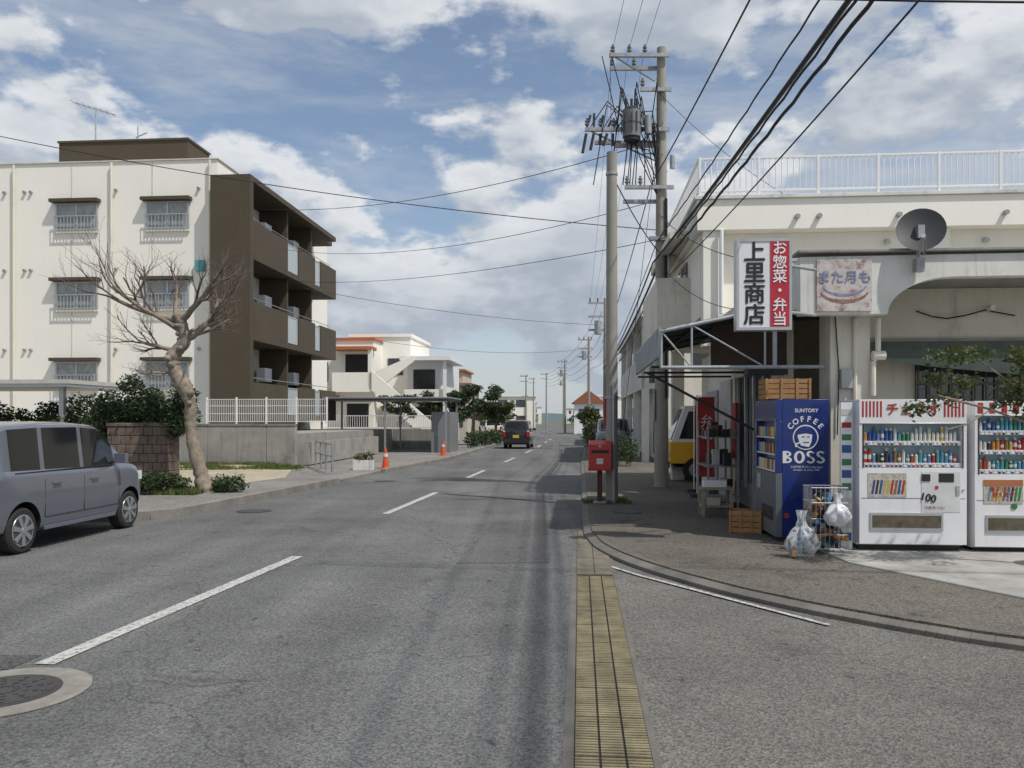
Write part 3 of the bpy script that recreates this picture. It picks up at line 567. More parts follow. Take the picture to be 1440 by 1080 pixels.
v.box(0,.078,0,1.19,1.5,1.77,blue); v.box(0,.078,0,1.19,.06,.85,M('machine_grey',(.12,.13,.15),.4)); v.box(0,.078,0,.06,.85,1.5,blue); v.box(0,.078,1.13,1.19,.85,1.5,blue)
v.part('display')
for r_ in range(3):
    zb=.88+r_*.21; v.box(.004,.07,.06,1.13,zb-.02,zb,whitem)
    for i in range(20): v.cyl((.04,.09+i*.053,zb),(.04,.09+i*.053,zb+.13),.02,R.choice(cans),seg=8)
v.box(-.01,-.001,.15,.75,.25,.42,blackm); v.box(-.008,-.001,.85,1.05,.6,.8,alu)
wt=M('logo_white',(.72,.72,.72),.4)
v.part('logo')
v.text('SUNTORY',(.37,-.002,1.63),.062,wt,bold=.0015)
def letters():
    st=.034; zb=.98; hgt=.15; x=.095
    def bar(a,b,c,d): v.box(a,b,-.004,-.0006,c,d,wt)
    def ring(cx,cz,rx,rz,t,a0,a1):
        n=22
        for i in range(n):
            p=a0+(a1-a0)*i/n; q=a0+(a1-a0)*(i+1)/n
            v.prism([(cx+rx*math.cos(p),-.004,cz+rz*math.sin(p)),(cx+rx*math.cos(q),-.004,cz+rz*math.sin(q)),(cx+(rx-t)*math.cos(q),-.004,cz+(rz-t*.7)*math.sin(q)),(cx+(rx-t)*math.cos(p),-.004,cz+(rz-t*.7)*math.sin(p))],(0,.0034,0),wt)
    bar(x-.012,x+st,zb,zb+hgt); ring(x+st,zb+.039,.065,.039,.03,-math.pi/2,math.pi/2); ring(x+st,zb+hgt-.037,.058,.037,.03,-math.pi/2,math.pi/2)
    ring(.285,zb+.075,.066,.077,.036,0,2*math.pi)
    for cx in (.42,.54):
        ring(cx,zb+hgt-.037,.05,.039,.03,math.radians(20),math.radians(270)); ring(cx,zb+.039,.052,.041,.03,math.radians(-160),math.radians(90))
letters()
v.text('COFFEE BOSS is the boss\nof them all since 1992',(.37,-.002,.915),.036,wt)
for i,ch in enumerate('COFFEE'):
    t=math.radians(143-i*21); v.text(ch,(.36+.225*math.cos(t),-.002,1.30+.225*math.sin(t)),.095,wt,rot=(math.pi/2,-(t-math.pi/2),0),bold=.003)
v.cyl((.36,-.003,1.30),(.36,-.0005,1.30),.155,wt,seg=40); v.cyl((.36,-.005,1.30),(.36,-.0032,1.30),.14,blue,seg=40)
v.prism([(.30,-.0055,1.2),(.40,-.0055,1.18),(.43,-.0055,1.25),(.44,-.0055,1.34),(.38,-.0055,1.40),(.29,-.0055,1.39),(.26,-.0055,1.32),(.28,-.0055,1.25)],(0,-.002,0),wt)
v.prism([(.265,-.0078,1.335),(.36,-.0078,1.35),(.445,-.0078,1.335),(.42,-.0078,1.41),(.33,-.0078,1.43),(.27,-.0078,1.40)],(0,-.001,0),blue)
v.prism([(.23,-.0078,1.225),(.33,-.0078,1.255),(.33,-.0078,1.24),(.26,-.0078,1.215),(.255,-.0078,1.18),(.23,-.0078,1.18)],(0,-.001,0),wt)
v.box(.31,.35,-.009,-.0078,1.30,1.312,blue); v.box(.375,.41,-.009,-.0078,1.30,1.312,blue); v.box(.33,.40,-.009,-.0078,1.23,1.243,blue)
v.box(.1,.16,-.003,-.001,.3,.36,rust)
v.finish('vending_machine',loc=(3.27,10.27,.08),rot=-TH,bevel=.004)
pd=MB(); pd.prism([(3.55,8.75,0),(4.35,6.95,0),(14,5.5,0),(14,11.6,0),(3.6,11.6,0)],(0,0,.099),M('pad_concrete_white',(.36,.35,.32),.85,.35,2,.3,50,dirt=.6)) 
pd.finish('concrete_pad',bevel=.012)
bn=MB(); bn.box(0,.13,0,.03,0,1.70,whitem)
for i in range(11): bn.box(.012,.118,-.004,-.0005,.1+i*.145,.1+i*.145+R.uniform(.05,.11),R.choice((rust,cans[1],cans[3],MC['can_4'],blackm)))
bn.finish('advert_banner',loc=(3.81,9.6,.1),rot=-TH)
wb=MB(); wb.part('cage')
for k in range(9):
    x=k*.05
    wb.tube([(x,0,.05),(x,0,.75)],.004,steel,5); wb.tube([(x,.35,.05),(x,.35,.75)],.004,steel,5)
for k in range(8): wb.tube([(0,k*.05,.05),(0,k*.05,.75)],.004,steel,5); wb.tube([(.4,k*.05,.05),(.4,k*.05,.75)],.004,steel,5)
for z in (.06,.22,.4,.58,.75): wb.tube([(0,0,z),(.4,0,z),(.4,.35,z),(0,.35,z),(0,0,z)],.007,steel,5)
wb.part('contents')
for _ in range(120): 
    p=Vector((R.uniform(.05,.35),R.uniform(.05,.3),R.uniform(.1,.62))); q=Vector((R.uniform(-1,1),R.uniform(-1,1),R.uniform(-.5,.5))).normalized()*.09; wb.cyl(p,p+q,.028,R.choice(cans[5:]+[blackm,blackm,steel,darksteel]),seg=8)
wb.finish('wire_bin',loc=(3.38,9.35,.08),rot=-TH)
def bag(name,loc,r,h,mat,fill=False):
    vs=[];fs=[];ns,nz=30,18
    for i in range(nz+1):
        t=i/nz; rr=r*(math.sin(min(1,t*1.25+.12)*math.pi)**.55 if t<.72 else .25+.75*max(0,(.8-t))+ .5*max(0,t-.86)) 
        for k in range(ns):
            a_=2*math.pi*k/ns; q=rr*(1+.13*math.sin(a_*5+t*7)+.09*math.sin(a_*9-t*11)+R.uniform(-.06,.06)); vs.append((q*math.cos(a_),q*math.sin(a_)*.85,h*t))
    for i in range(nz):
        for k in range(ns): fs.append((i*ns+k,i*ns+(k+1)%ns,(i+1)*ns+(k+1)%ns,(i+1)*ns+k))
    b_=MB(); b_.part('film'); b_.add(vs,fs,mat); b_.part('contents')
    if fill:
        for _ in range(40):
            a_=R.uniform(0,6.28); q=R.uniform(0,r*.65); p=Vector((q*math.cos(a_),q*math.sin(a_)*.8,R.uniform(.05,h*.5))); e_=Vector((R.uniform(-1,1),R.uniform(-1,1),R.uniform(-.6,.6))).normalized()*.08; b_.cyl(p,p+e_,.026,R.choice(cans[3:]),seg=8)
    b_.finish(name,loc=loc)
film=bpy.data.materials.new('plastic_film'); film.use_nodes=True; nt=film.node_tree; N=nt.nodes; b=N['Principled BSDF']; b.inputs['Base Color'].default_value=(.7,.72,.72,1); b.inputs['Roughness'].default_value=.2
tn=N.new('ShaderNodeTexNoise'); tn.inputs['Scale'].default_value=9; mr_=N.new('ShaderNodeMapRange'); mr_.inputs[1].default_value=.35; mr_.inputs[2].default_value=.65; mr_.inputs[3].default_value=.12; mr_.inputs[4].default_value=.6
nt.links.new(tn.outputs['Fac'],mr_.inputs[0]); nt.links.new(mr_.outputs[0],b.inputs['Alpha'])
bag('rubbish_bag',(3.19,9.12,.08),.17,.52,film,True); bag('rubbish_bag',(3.62,9.22,.42),.13,.36,M('white_plastic',(.6,.61,.62),.4,.1,8),False)
def crate(name,loc,w,dp,hh,mat,rot=-TH):
    c_=MB(); n=4
    for i in range(n):
        z=i*hh/n; c_.box(0,w,0,.012,z+.006,z+hh/n-.006,mat); c_.box(0,w,dp-.012,dp,z+.006,z+hh/n-.006,mat); c_.box(0,.012,.013,dp-.013,z+.006,z+hh/n-.006,mat); c_.box(w-.012,w,.013,dp-.013,z+.006,z+hh/n-.006,mat)
    for x in (.0,w/3,2*w/3,w-.03): c_.box(x,x+.03,-.012,-.001,0,hh,mat)
    c_.box(.013,w-.013,.013,dp-.013,.0,.012,mat); c_.finish(name,loc=loc,rot=rot,bevel=.002)
crate('crate',(3.18,10.4,1.855),.56,.4,.26,wood); crate('crate',(2.92,11.15,.08),.42,.36,.3,wood,-TH-.25)
st=MB(); st.box(0,.5,0,.4,.42,.46,woodg); st.box(.02,.48,.02,.38,.15,.18,woodg)
for x in (0.01,.44):
    for y in (.01,.34): st.box(x,x+.05,y,y+.05,0,.42,woodg)
st.box(.05,.4,.08,.3,.46,.56,white); st.box(.06,.3,.05,.3,.18,.3,M('pale_box',(.5,.45,.35),.8)); st.finish('wooden_stool',loc=(2.95,12.9,.08),rot=-TH,bevel=.004)
sh=MB(); 
for x in (0,.5):
    for y in (0,1.2): sh.box(x,x+.03,y,y+.03,0,1.5,steel)
for z in (.2,.7,1.2): sh.box(0,.53,0,1.23,z,z+.02,steel)
for _ in range(26): x=R.uniform(.03,.4); y=R.uniform(.03,1.05); z=R.choice((.22,.72,1.22)); sh.box(x,x+.12,y,y+.15,z,z+R.uniform(.1,.28),R.choice([cans[5],canw,woodg,blackm,cans[7],darksteel]))
sh.finish('display_shelf',loc=(3.35,14.2,.08),rot=-TH)
for (x,y,mm) in ((3.62,16.2,rust),(3.78,17.2,rust)):
    nb=MB(); nb.part('pole'); nb.cyl((0,0,0),(0,0,2.0),.012,white,seg=8); nb.cyl((-.02,0,1.98),(.35,0,1.98),.008,white,seg=6); nb.cyl((0,0,0),(0,0,.08),.14,blackm,seg=14); nb.part('cloth')
    for i in range(12): nb.quad([(.02,.01*math.sin(i),.4+i*.13),(.34,.05*math.sin(i*1.3),.4+i*.13),(.34,.05*math.sin((i+1)*1.3),.4+(i+1)*.13),(.02,.01*math.sin(i+1),.4+(i+1)*.13)],mm)
    nb.text('弁\n当',(.18,-.06,1.35),.26,white,sp=.9); nb.finish('banner_flag',loc=(x,y,.08),rot=-TH)
mb=MB(); mb.part('foliage'); leaves(mb,[(4.75+R.uniform(-.6,.9),8.3+R.uniform(-.3,.3),1.88+R.uniform(-.26,.42),.2,.2,.11) for _ in range(24)],2500,.034,[leafy,leafm,leafy],.1)
mb.part('trunk'); mb.tube([(5.6,8.5,.1),(5.55,8.45,.9),(5.4,8.4,1.5),(5.1,8.3,1.9)],.03,bark,7); mb.tube([(5.4,8.4,1.5),(4.8,8.3,1.7),(4.2,8.25,1.85)],.012,bark,6); mb.tube([(5.4,8.4,1.5),(5.7,8.3,2.1)],.014,bark,6); mb.tube([(5.1,8.3,1.9),(4.6,8.2,2.2)],.008,bark,6); mb.tube([(4.8,8.3,1.7),(4.5,8.2,1.55),(4.3,8.2,1.5)],.008,bark,6)
mb.part('pot'); mb.cyl((5.6,8.5,.08),(5.6,8.5,.4),.16,M('pot_clay',(.25,.12,.07),.8),.21,16); mb.finish('potted_tree',noang=True)
# ---------------------------------------------------------------- poles
p=MB(); p.part('shaft'); p.cyl((0,0,0),(0,0,9.95),.165,concpole,.10,20)
for i in range(20): p.cyl((-.17+(i*.002),0,2.6+i*.35),(.17-i*.002,0,2.6+i*.35),.009,steel,seg=6) if i%2 else p.cyl((0,-.2,2.6+i*.35),(0,.2,2.6+i*.35),.009,steel,seg=6)
p.part('crossarms')
def arm(z,x0,x1,y=0): p.box(x0,x1,y-.19,y-.11,z-.04,z+.04,steel)
arm(9.72,-1.2,.15); arm(9.55,-1.15,.12,.3); arm(8.95,-.5,.2); arm(8.05,-1.75,.15); arm(7.85,-1.5,.1,.3); arm(6.75,-.85,.25); arm(6.5,-.85,.1,.28); arm(5.6,-.3,.3)
p.tube([(-1.1,-.15,9.7),(-.15,0,9.2)],.02,steel,6); p.tube([(-1.6,-.15,8.0),(-.15,0,7.4)],.02,steel,6)
p.part('insulators')
for (x,y,z) in [(-1.12,-.15,9.76),(-.75,-.15,9.76),(-.4,-.15,9.76),(-1.1,.15,9.59),(-.6,.15,9.59),(-1.7,-.15,8.1),(-1.4,-.15,8.1),(-1.1,-.15,8.1),(-.8,-.15,6.8),(-.5,-.15,6.8),(-.45,-.15,9.0)]:
    p.cyl((x,y,z),(x,y,z+.2),.028,M('insulator_grey',(.22,.21,.2),.3),seg=8); p.cyl((x,y,z+.05),(x,y,z+.075),.055,MC['insulator_grey'],seg=10); p.cyl((x,y,z+.12),(x,y,z+.145),.05,MC['insulator_grey'],seg=10)
for x in (-1.72,-1.55,-1.4,-1.25,-1.12): p.cyl((x,-.15,7.95),(x-.05+R.uniform(-.05,.05),-.18,7.6+R.uniform(-.1,.15)),.033,blackm,seg=8); p.cyl((x,-.15,8.05),(x+.04+R.uniform(-.08,.08),-.2,8.35+R.uniform(-.12,.08)),.028,darksteel,seg=8)
p.part('transformer'); p.cyl((-.72,-.3,7.82),(-.72,-.3,8.42),.2,M('transformer_grey',(.17,.175,.175),.5,.1,4),seg=20); p.cyl((-.72,-.3,8.42),(-.72,-.3,8.49),.21,blackm,.12,20); p.cyl((-.72,-.3,7.74),(-.72,-.3,7.82),.17,blackm,seg=20); p.cyl((-.72,-.3,8.1),(-.72,-.3,8.13),.207,darksteel,seg=20)
for k in range(5): t=math.pi+k*.5; p.box(-.72+.22*math.cos(t)-.01,-.72+.22*math.cos(t)+.01,-.3+.22*math.sin(t)-.01,-.3+.22*math.sin(t)+.01,7.9,8.35,darksteel)
for dx in (-.12,0,.12): p.cyl((-.72+dx,-.3,8.47),(-.72+dx,-.3,8.68),.03,blackm,seg=8)
p.box(-1.05,-.1,-.12,.0,7.68,7.75,steel); p.box(-.55,-.12,-.12,.0,8.2,8.26,steel)
p.cyl((-.35,-.3,7.9),(-.35,-.3,8.3),.08,steel,seg=12)
p.part('cables')
for k in range(18): 
    x=R.uniform(-1.7,-.2); p.tube([(x,-.15,R.choice((8.1,9.7,8.1,6.8))),(x*.8+R.uniform(-.1,.1),-.25,8.5+R.uniform(-.6,.6)),(x*.5,-.25,8.2+R.uniform(-.6,.3)),(x*.3,-.2,7.9+R.uniform(-.6,.3)),(-.13,-.1,7.2+R.uniform(-.6,.4))],.012,wirem,5)
for k in range(3): p.tube([(.13-.03*k,-.15,2.0),(.12-.03*k,-.14,6.5)],.015,blackm if k else white,6)
p.part('plates'); p.box(-.18,-.16,-.1,.1,1.5,2.2,M('pole_wrap',(.3,.29,.26),.8)); p.cyl((.24,-.05,7.2),(.24,-.05,7.5),.06,steel,seg=10); p.box(.16,.3,-.2,-.08,5.2,5.5,steel)
p.finish('utility_pole',loc=(3.39,18.8,.08))
p=MB(); p.part('shaft'); p.cyl((0,0,0),(0,0,6.42),.115,concpole,.095,20); p.part('stay'); p.cyl((.02,-.15,.0),(.02,-.15,2.2),.03,steel,seg=8); p.cyl((-.12,0,1.4),(-.125,0,1.9),.03,rust,seg=8); p.cyl((0,0,1.9),(0,0,1.95),.125,steel); p.cyl((0,0,6.0),(0,0,6.05),.11,steel,seg=14)
p.finish('utility_pole',loc=(1.83,15.2,.08))
def farpole(x,y,hh,arms=3,loc=None):
    p=MB(); p.cyl((0,0,0),(0,0,hh),.15,concpole,.09,10)
    for i in range(arms): p.box(-.9,.3,-.05,.05,hh-.3-i*.7,hh-.2-i*.7,steel)
    for i in range(3):
        for x_ in (-.8,-.4,.2): p.cyl((x_,0,hh-.2),(x_,0,hh),.04,MC['insulator_grey'],seg=6)
    p.cyl((-.4,-.2,hh-1.9),(-.4,-.2,hh-1.2),.2,steel,seg=10) if arms>2 else None
    p.finish('utility_pole',loc=(x,y,0))
farpole(4.85,43,7.9); farpole(6.3,68,8.4); farpole(6.2,97,8.6); farpole(5.6,135,9.2,2); farpole(3.9,150,9.2,2); farpole(8.7,140,9.2); farpole(2.0,118,8.0,2)
farpole(2.3,-14,10.0)
wc=bpy.data.curves.new('overhead_power_lines','CURVE'); wc.dimensions='3D'; wc.bevel_depth=1; wc.bevel_resolution=1; wc.materials.append(wirem)
def wire(a,b,sag,r,n=24,wob=0):
    s_=wc.splines.new('POLY'); s_.points.add(n)
    for i in range(n+1):
        t=i/n; x=[a[k]*(1-t)+b[k]*t for k in range(3)]; x[2]-=sag*4*t*(1-t)
        if wob: x[0]+=wob*math.sin(i*2.1); x[2]+=wob*math.cos(i*2.1)
        s_.points[i].co=(*x,1); s_.points[i].radius=r
P0=(3.39,18.65)
for (dx,z,z2,sag,r,wob) in ((-1.12,9.95,9.9,.5,.005,0),(-.75,9.95,9.9,.5,.005,0),(-.4,9.95,9.9,.5,.005,0),(-.25,6.9,7.2,.45,.014,0),(.1,5.5,6.4,.35,.032,0),(.16,5.3,6.2,.35,.022,.009),(.05,5.35,6.3,.37,.016,.008),(-.2,5.15,6.0,.4,.022,.0),(-.1,5.65,6.7,.45,.012,.006),(.2,4.9,6.1,.5,.010,0)):
    wire((P0[0]+dx,P0[1],z),(2.3+dx,-14,z2),sag,r,90 if wob else 30,wob)
    wire((P0[0]+dx,P0[1]+.1,z),(4.85+dx*.7,43,z*.75+.4),.35,r*.9)
for k in range(5):
    wire((4.85-.4+.2*k,43,7.8-.6*k),(6.3-.4+.2*k,68,8.3-.6*k),.3,.012); wire((6.3-.4+.2*k,68,8.3-.6*k),(6.2-.4+.2*k,97,8.5-.6*k),.3,.014); wire((6.2,97,8.5-.5*k),(5.6,135,9.1-.5*k),.4,.016)
wire((-19,20,10.0),(3.3,18.8,5.9),.5,.010); wire((-9.9,31,9.5),(3.2,18.8,7.9),.55,.009); wire((-9.5,34,8.6),(3.3,18.9,6.6),.6,.008); wire((-9.5,36,7.6),(3.3,18.9,5.7),.35,.008); wire((-9.5,36,7.4),(4.8,43,6.5),.3,.010)
wire((-8,52,6.5),(6.3,68,7.4),.5,.012); wire((-19,33,8),(-9.5,36,7.8),.3,.010)
wire((.5,7.0,5.5),(8,6.0,5.0),.12,.014,40,.004); wire((.5,7.2,5.35),(8,6.1,4.75),.1,.010)
wire((3.2,18.6,5.6),(4.1,16.0,5.9),.1,.01); wire((3.3,18.7,9.0),(6.5,15.8,5.2),.3,.006); wire((3.3,18.6,6.2),(3.6,10.5,3.6),.3,.007); wire((3.4,18.6,5.0),(3.7,12,3.2),.3,.007)
wire((1.83,15.2,6.1),(3.3,18.7,5.4),.1,.012); wire((2.2,18.6,9.9),(1.9,15.2,2.2),0,.006); wire((3.3,18.7,8.0),(2.0,16.2,.1),0,.006)
wo=bpy.data.objects.new('overhead_power_lines',wc); sc.collection.objects.link(wo)
m=MB(); m.part('box'); m.prism([(0,0,.62),(0,.34,.62),(0,.34,1.10),(0,.17,1.14),(0,0,1.07)],(.40,0,0),red); m.box(-.01,.41,-.012,.352,.60,.64,rust)
m.box(.05,.35,-.014,-.002,.92,.97,blackm); m.box(.04,.36,-.03,-.003,.97,.99,red); m.box(.14,.26,-.006,-.002,.72,.82,canw); m.part('post'); m.box(.155,.245,.12,.21,.04,.6,M('post_dark_red',(.10,.03,.028),.7,.3,8)); m.box(.08,.32,.04,.3,0,.04,conc); m.text('〒',(.2,-.016,1.02),.08,white)
m.finish('mailbox',loc=(1.38,14.9,.08),rot=-TH,bevel=.012)
for loc in ((-3.95,25.9,.06),(-2.95,35.5,.06)):
    cn=MB(); cn.cyl((0,0,.03),(0,0,.66),.12,M('cone_orange',(.62,.09,.02),.5,.2,8),.03,16); cn.box(-.18,.18,-.18,.18,0,.03,MC['cone_orange']); cn.cyl((0,0,.38),(0,0,.48),.076,canw,.059,16); cn.finish('traffic_cone',loc=loc)
pn=MB(); pn.part('planter'); pn.box(-.3,.3,-.15,.15,0,.3,white_old); pn.part('plant'); leaves(pn,[(-.1,0,.38,.22,.15,.15),(.15,0,.4,.15,.12,.17)],500,.035,[leafm,leafy]); pn.finish('planter',loc=(-4.55,25.4,.06))
h=MB(); h.part('walls'); h.box(0,9,0,16,0,5.2,cream2); h.box(-.7,0,.5,15.5,2.7,2.9,white_old); h.box(-.7,-.6,.5,15.5,2.9,3.9,white_old); h.box(-.8,9,-.2,16.2,5.2,5.5,white_old)
for y in (.5,5,10,15): h.box(-.7,-.45,y,y+.3,0,5.2,white_old)
h.part('windows')
for y in (1.5,6,11): h.box(-.04,-.004,y,y+2.2,.3,2.3,glass); h.box(-.04,-.004,y,y+2.2,3.0,4.8,glass)
h.box(1,2.6,-.04,-.004,3.4,4.5,glass); h.box(-.3,-.003,-.03,.4,3.9,5.0,white); h.finish('two_storey_house',loc=(5.3,29,0),rot=-TH)
h=MB(); h.part('walls'); h.box(0,9,0,14,0,6.1,white); h.box(-.3,9,-.3,14,6.1,6.35,cream); h.part('windows'); 
for y in (1,5,9): h.box(-.04,-.004,y,y+1.8,3.6,5,glass); h.box(-.04,-.004,y,y+1.8,.6,2.3,glass)
h.box(1,2.5,-.04,-.004,3.6,5,glass); h.finish('flat_roof_house',loc=(7.4,50,0),rot=-TH)
# ---------------------------------------------------------------- cars
S=[(0,.42,.60,.90,.97,.55),(.03,.32,.68,.94,1.02,.60),(.09,.26,.72,.97,1.22,.60),(.19,.24,.735,.99,1.47,.58),(.30,.23,.735,.99,1.53,.585),(.36,.23,.735,.99,1.54,.585),(.90,.22,.735,.98,1.56,.59),(.98,.22,.735,.98,1.56,.59),(1.72,.22,.735,.965,1.56,.585),(1.80,.22,.735,.965,1.555,.585),(2.18,.22,.735,.955,1.53,.575),(2.32,.22,.735,.955,1.48,.565),(2.56,.22,.735,.955,1.30,.575),(2.66,.22,.735,.955,1.22,.59),(2.90,.23,.73,.95,1.03,.60),(3.00,.235,.728,.94,1.01,.60),(3.12,.24,.72,.91,.985,.58),(3.22,.26,.70,.86,.93,.56),(3.31,.30,.665,.78,.84,.52),(3.36,.36,.62,.68,.74,.46),(3.385,.44,.55,.60,.64,.40)]
TAG=[(0,0),(0,1),(0,1),(0,0),(0,0),(1,0),(0,0),(1,0),(0,0),(1,0),(1,1),(1,1),(0,1),(0,1)]+[(0,0)]*6
def build_kei(name,loc,rot,colmat):
    W=.735; wheels=[(.55,.275),(2.91,.275)]; mats=[colmat,carglass,rubber,blackm]
    bm=bmesh.new(); rings=[]
    for (y,zb,hw,belt,rz,rw) in S:
        half=[(0,zb),(hw*.84,zb),(hw*.95,zb+.05),(hw*.985,zb+.14),(hw,zb+(belt-zb)*.5),(hw*.995,belt-.10),(hw*.975,belt-.03),(hw*.945,belt),(rw+.05,rz-.06),(rw+.015,rz-.025),(rw-.05,rz-.006),(rw*.5,rz+.012),(0,rz+.018)]
        rings.append([bm.verts.new((x,y,z)) for x,z in half]+[bm.verts.new((-x,y,z)) for x,z in half[1:-1][::-1]])
    nR=len(rings[0])
    for i in range(len(rings)-1):
        sideg,topg=TAG[i]
        for k in range(nR):
            f=bm.faces.new((rings[i][k],rings[i][(k+1)%nR],rings[i+1][(k+1)%nR],rings[i+1][k]))
            kk=k if k<nR/2 else nR-1-k
            f.material_index=1 if (kk==7 and sideg) or (kk in (10,11) and topg) else 0
    bm.faces.new(rings[0]); bm.faces.new(rings[-1][::-1]); bmesh.ops.recalc_face_normals(bm,faces=bm.faces)
    me=bpy.data.meshes.new(name+'_shell'); bm.to_mesh(me); bm.free()
    for q in mats: me.materials.append(q)
    shell=bpy.data.objects.new('shell',me); sc.collection.objects.link(shell)
    cm=bmesh.new()
    for yw,rw_ in wheels:
        for sx in (-1,1):
            bmesh.ops.create_cone(cm,cap_ends=True,segments=36,radius1=rw_+.05,radius2=rw_+.05,depth=.34,matrix=Matrix.Translation((sx*(W-.06),yw,rw_+.02))@Matrix.Rotation(math.pi/2,4,'Y'))
    for f in cm.faces: f.material_index=3
    cme=bpy.data.meshes.new('cut'); cm.to_mesh(cme); cm.free()
    for q in mats: cme.materials.append(q)
    co=bpy.data.objects.new('cut',cme); sc.collection.objects.link(co)
    md=shell.modifiers.new('b','BOOLEAN'); md.operation='DIFFERENCE'; md.object=co; md.solver='EXACT'
    dg=bpy.context.evaluated_depsgraph_get(); ne=bpy.data.meshes.new_from_object(shell.evaluated_get(dg)); shell.modifiers.clear(); shell.data=ne; bpy.data.objects.remove(co)
    ne.polygons.foreach_set('use_smooth',[True]*len(ne.polygons)); ne.set_sharp_from_angle(angle=math.radians(28))
    b=MB(); b.kids.append(shell); b.part('wheels')
    for yw,rw_ in wheels:
        for sx in (-1,1):
            x1=sx*(W-.025); x0=sx*(W-.2)
            b.cyl((x0,yw,rw_),(x1-sx*.02,yw,rw_),rw_,rubber,seg=36); b.cyl((x1-sx*.02,yw,rw_),(x1,yw,rw_),rw_,rubber,rw_*.90,36)
            b.cyl((x1,yw,rw_),(x1+sx*.004,yw,rw_),rw_*.70,chrome,rw_*.69,32); b.cyl((x1+sx*.004,yw,rw_),(x1+sx*.006,yw,rw_),rw_*.63,darksteel,seg=32)
            for k in range(7):
                t=2*math.pi*k/7+.2; q=Vector((0,math.cos(t),math.sin(t))); o_=Vector((x1+sx*.010,yw,rw_)); pr_=Vector((0,-q.z,q.y))
                a0=o_+q*rw_*.1; a1=o_+q*rw_*.66; b.prism([a0-pr_*.022,a0+pr_*.022,a1+pr_*.032,a1-pr_*.032],(sx*.006,0,0),chrome)
            b.cyl((x1,yw,rw_),(x1+sx*.022,yw,rw_),rw_*.17,chrome,rw_*.14,14)
    b.part('trim')
    for sx in (-1,1):
        X=lambda e: sx*(W+e)
        def bx(e0,e1,y0,y1,z0,z1,m): b.box(min(X(e0),X(e1)),max(X(e0),X(e1)),y0,y1,z0,z1,m)
        for y in (.94,1.76,2.60): bx(-.01,.0012,y-.003,y+.003,.40,.86,blackm)
        bx(-.01,.0012,.94,2.6,.395,.401,blackm)
        for y in (1.08,1.9): bx(-.002,.028,y,y+.16,.79,.82,colmat)
        bx(-.02,.004,.92,2.5,.24,.29,colmat); bx(-.045,-.012,.4,2.5,.955,.967,blackm)
        bx(0,.17,2.46,2.54,.98,1.12,colmat); bx(-.08,.02,2.47,2.53,.985,1.01,blackm)
        bx(-.05,-.004,.03,.12,.74,1.0,lampr); bx(-.16,-.05,-.02,.05,.64,.93,lampr); bx(-.13,-.03,-.01,.08,.93,1.0,lampw)
        bx(-.2,-.03,3.13,3.28,.70,.83,lampw)
    b.box(-.68,.68,-.06,.1,.33,.56,colmat); b.box(-.17,.17,-.075,-.061,.6,.76,M('plate_yellow',(.6,.45,.08),.5)); b.box(-.17,.17,-.06,-.0,.6,.76,blackm); b.box(-.6,.6,.0,.04,.24,.32,blackm)
    b.box(-.45,.45,.17,.2,1.48,1.51,lampr); b.cyl((.3,.5,1.55),(.3,.3,1.75),.005,blackm,seg=5)
    return b.finish(name,loc=loc,rot=rot,bevel=.006)
build_kei('parked_car',(-6.58,9.38,0),-TH+.005,M('car_paint_silver_blue',(.20,.215,.255),.28,.03,2,metal=.5,coat=.7))
build_kei('car',(.22,45,0),-TH-.02,M('car_paint_black',(.012,.012,.014),.25,.02,2,coat=.8))
build_kei('parked_car',(4.55,38,.08),-TH+math.pi,M('car_paint_grey',(.12,.125,.14),.3,.02,2,metal=.5,coat=.8))
build_kei('parked_car',(-1.6,70,.06),-TH,M('car_paint_white',(.7,.7,.7),.3,.02,2,coat=.8))
t=MB(); t.part('cab'); t.prism([(-.0,0,.45),(-.03,0,1.0),(.28,0,1.85),(1.2,0,1.88),(1.25,0,.45)],(0,1.45,0),white); t.part('glazing'); t.prism([(-.035,.12,1.03),(.25,.12,1.78),(.25,1.33,1.78),(-.035,1.33,1.03)],(-.01,0,.005),carglass); t.prism([(.15,-.006,1.05),(.38,-.006,1.72),(1.0,-.006,1.72),(1.0,-.006,1.05)],(0,.004,0),carglass)
t.part('bed'); t.box(1.3,3.4,0,1.5,.6,1.15,yellow); t.box(-.06,1.25,-.012,1.46,.45,.98,yellow); t.box(-.1,-.065,.0,1.45,.35,.5,blackm); t.box(-.09,-.062,.08,.3,.62,.78,lampw); t.box(-.09,-.062,1.15,1.37,.62,.78,lampw)
t.box(.1,3.3,.3,1.2,.35,.6,blackm); t.part('wheels')
for x in (.55,2.7):
    for y in (.0,1.3): t.cyl((x,y-.03,.3),(x,y+.16,.3),.3,rubber,seg=24); t.cyl((x,y-.04,.3),(x,y-.03,.3),.17,steel,seg=16)
t.finish('light_truck',loc=(3.90,20.1,.08),rot=-TH,bevel=.015)
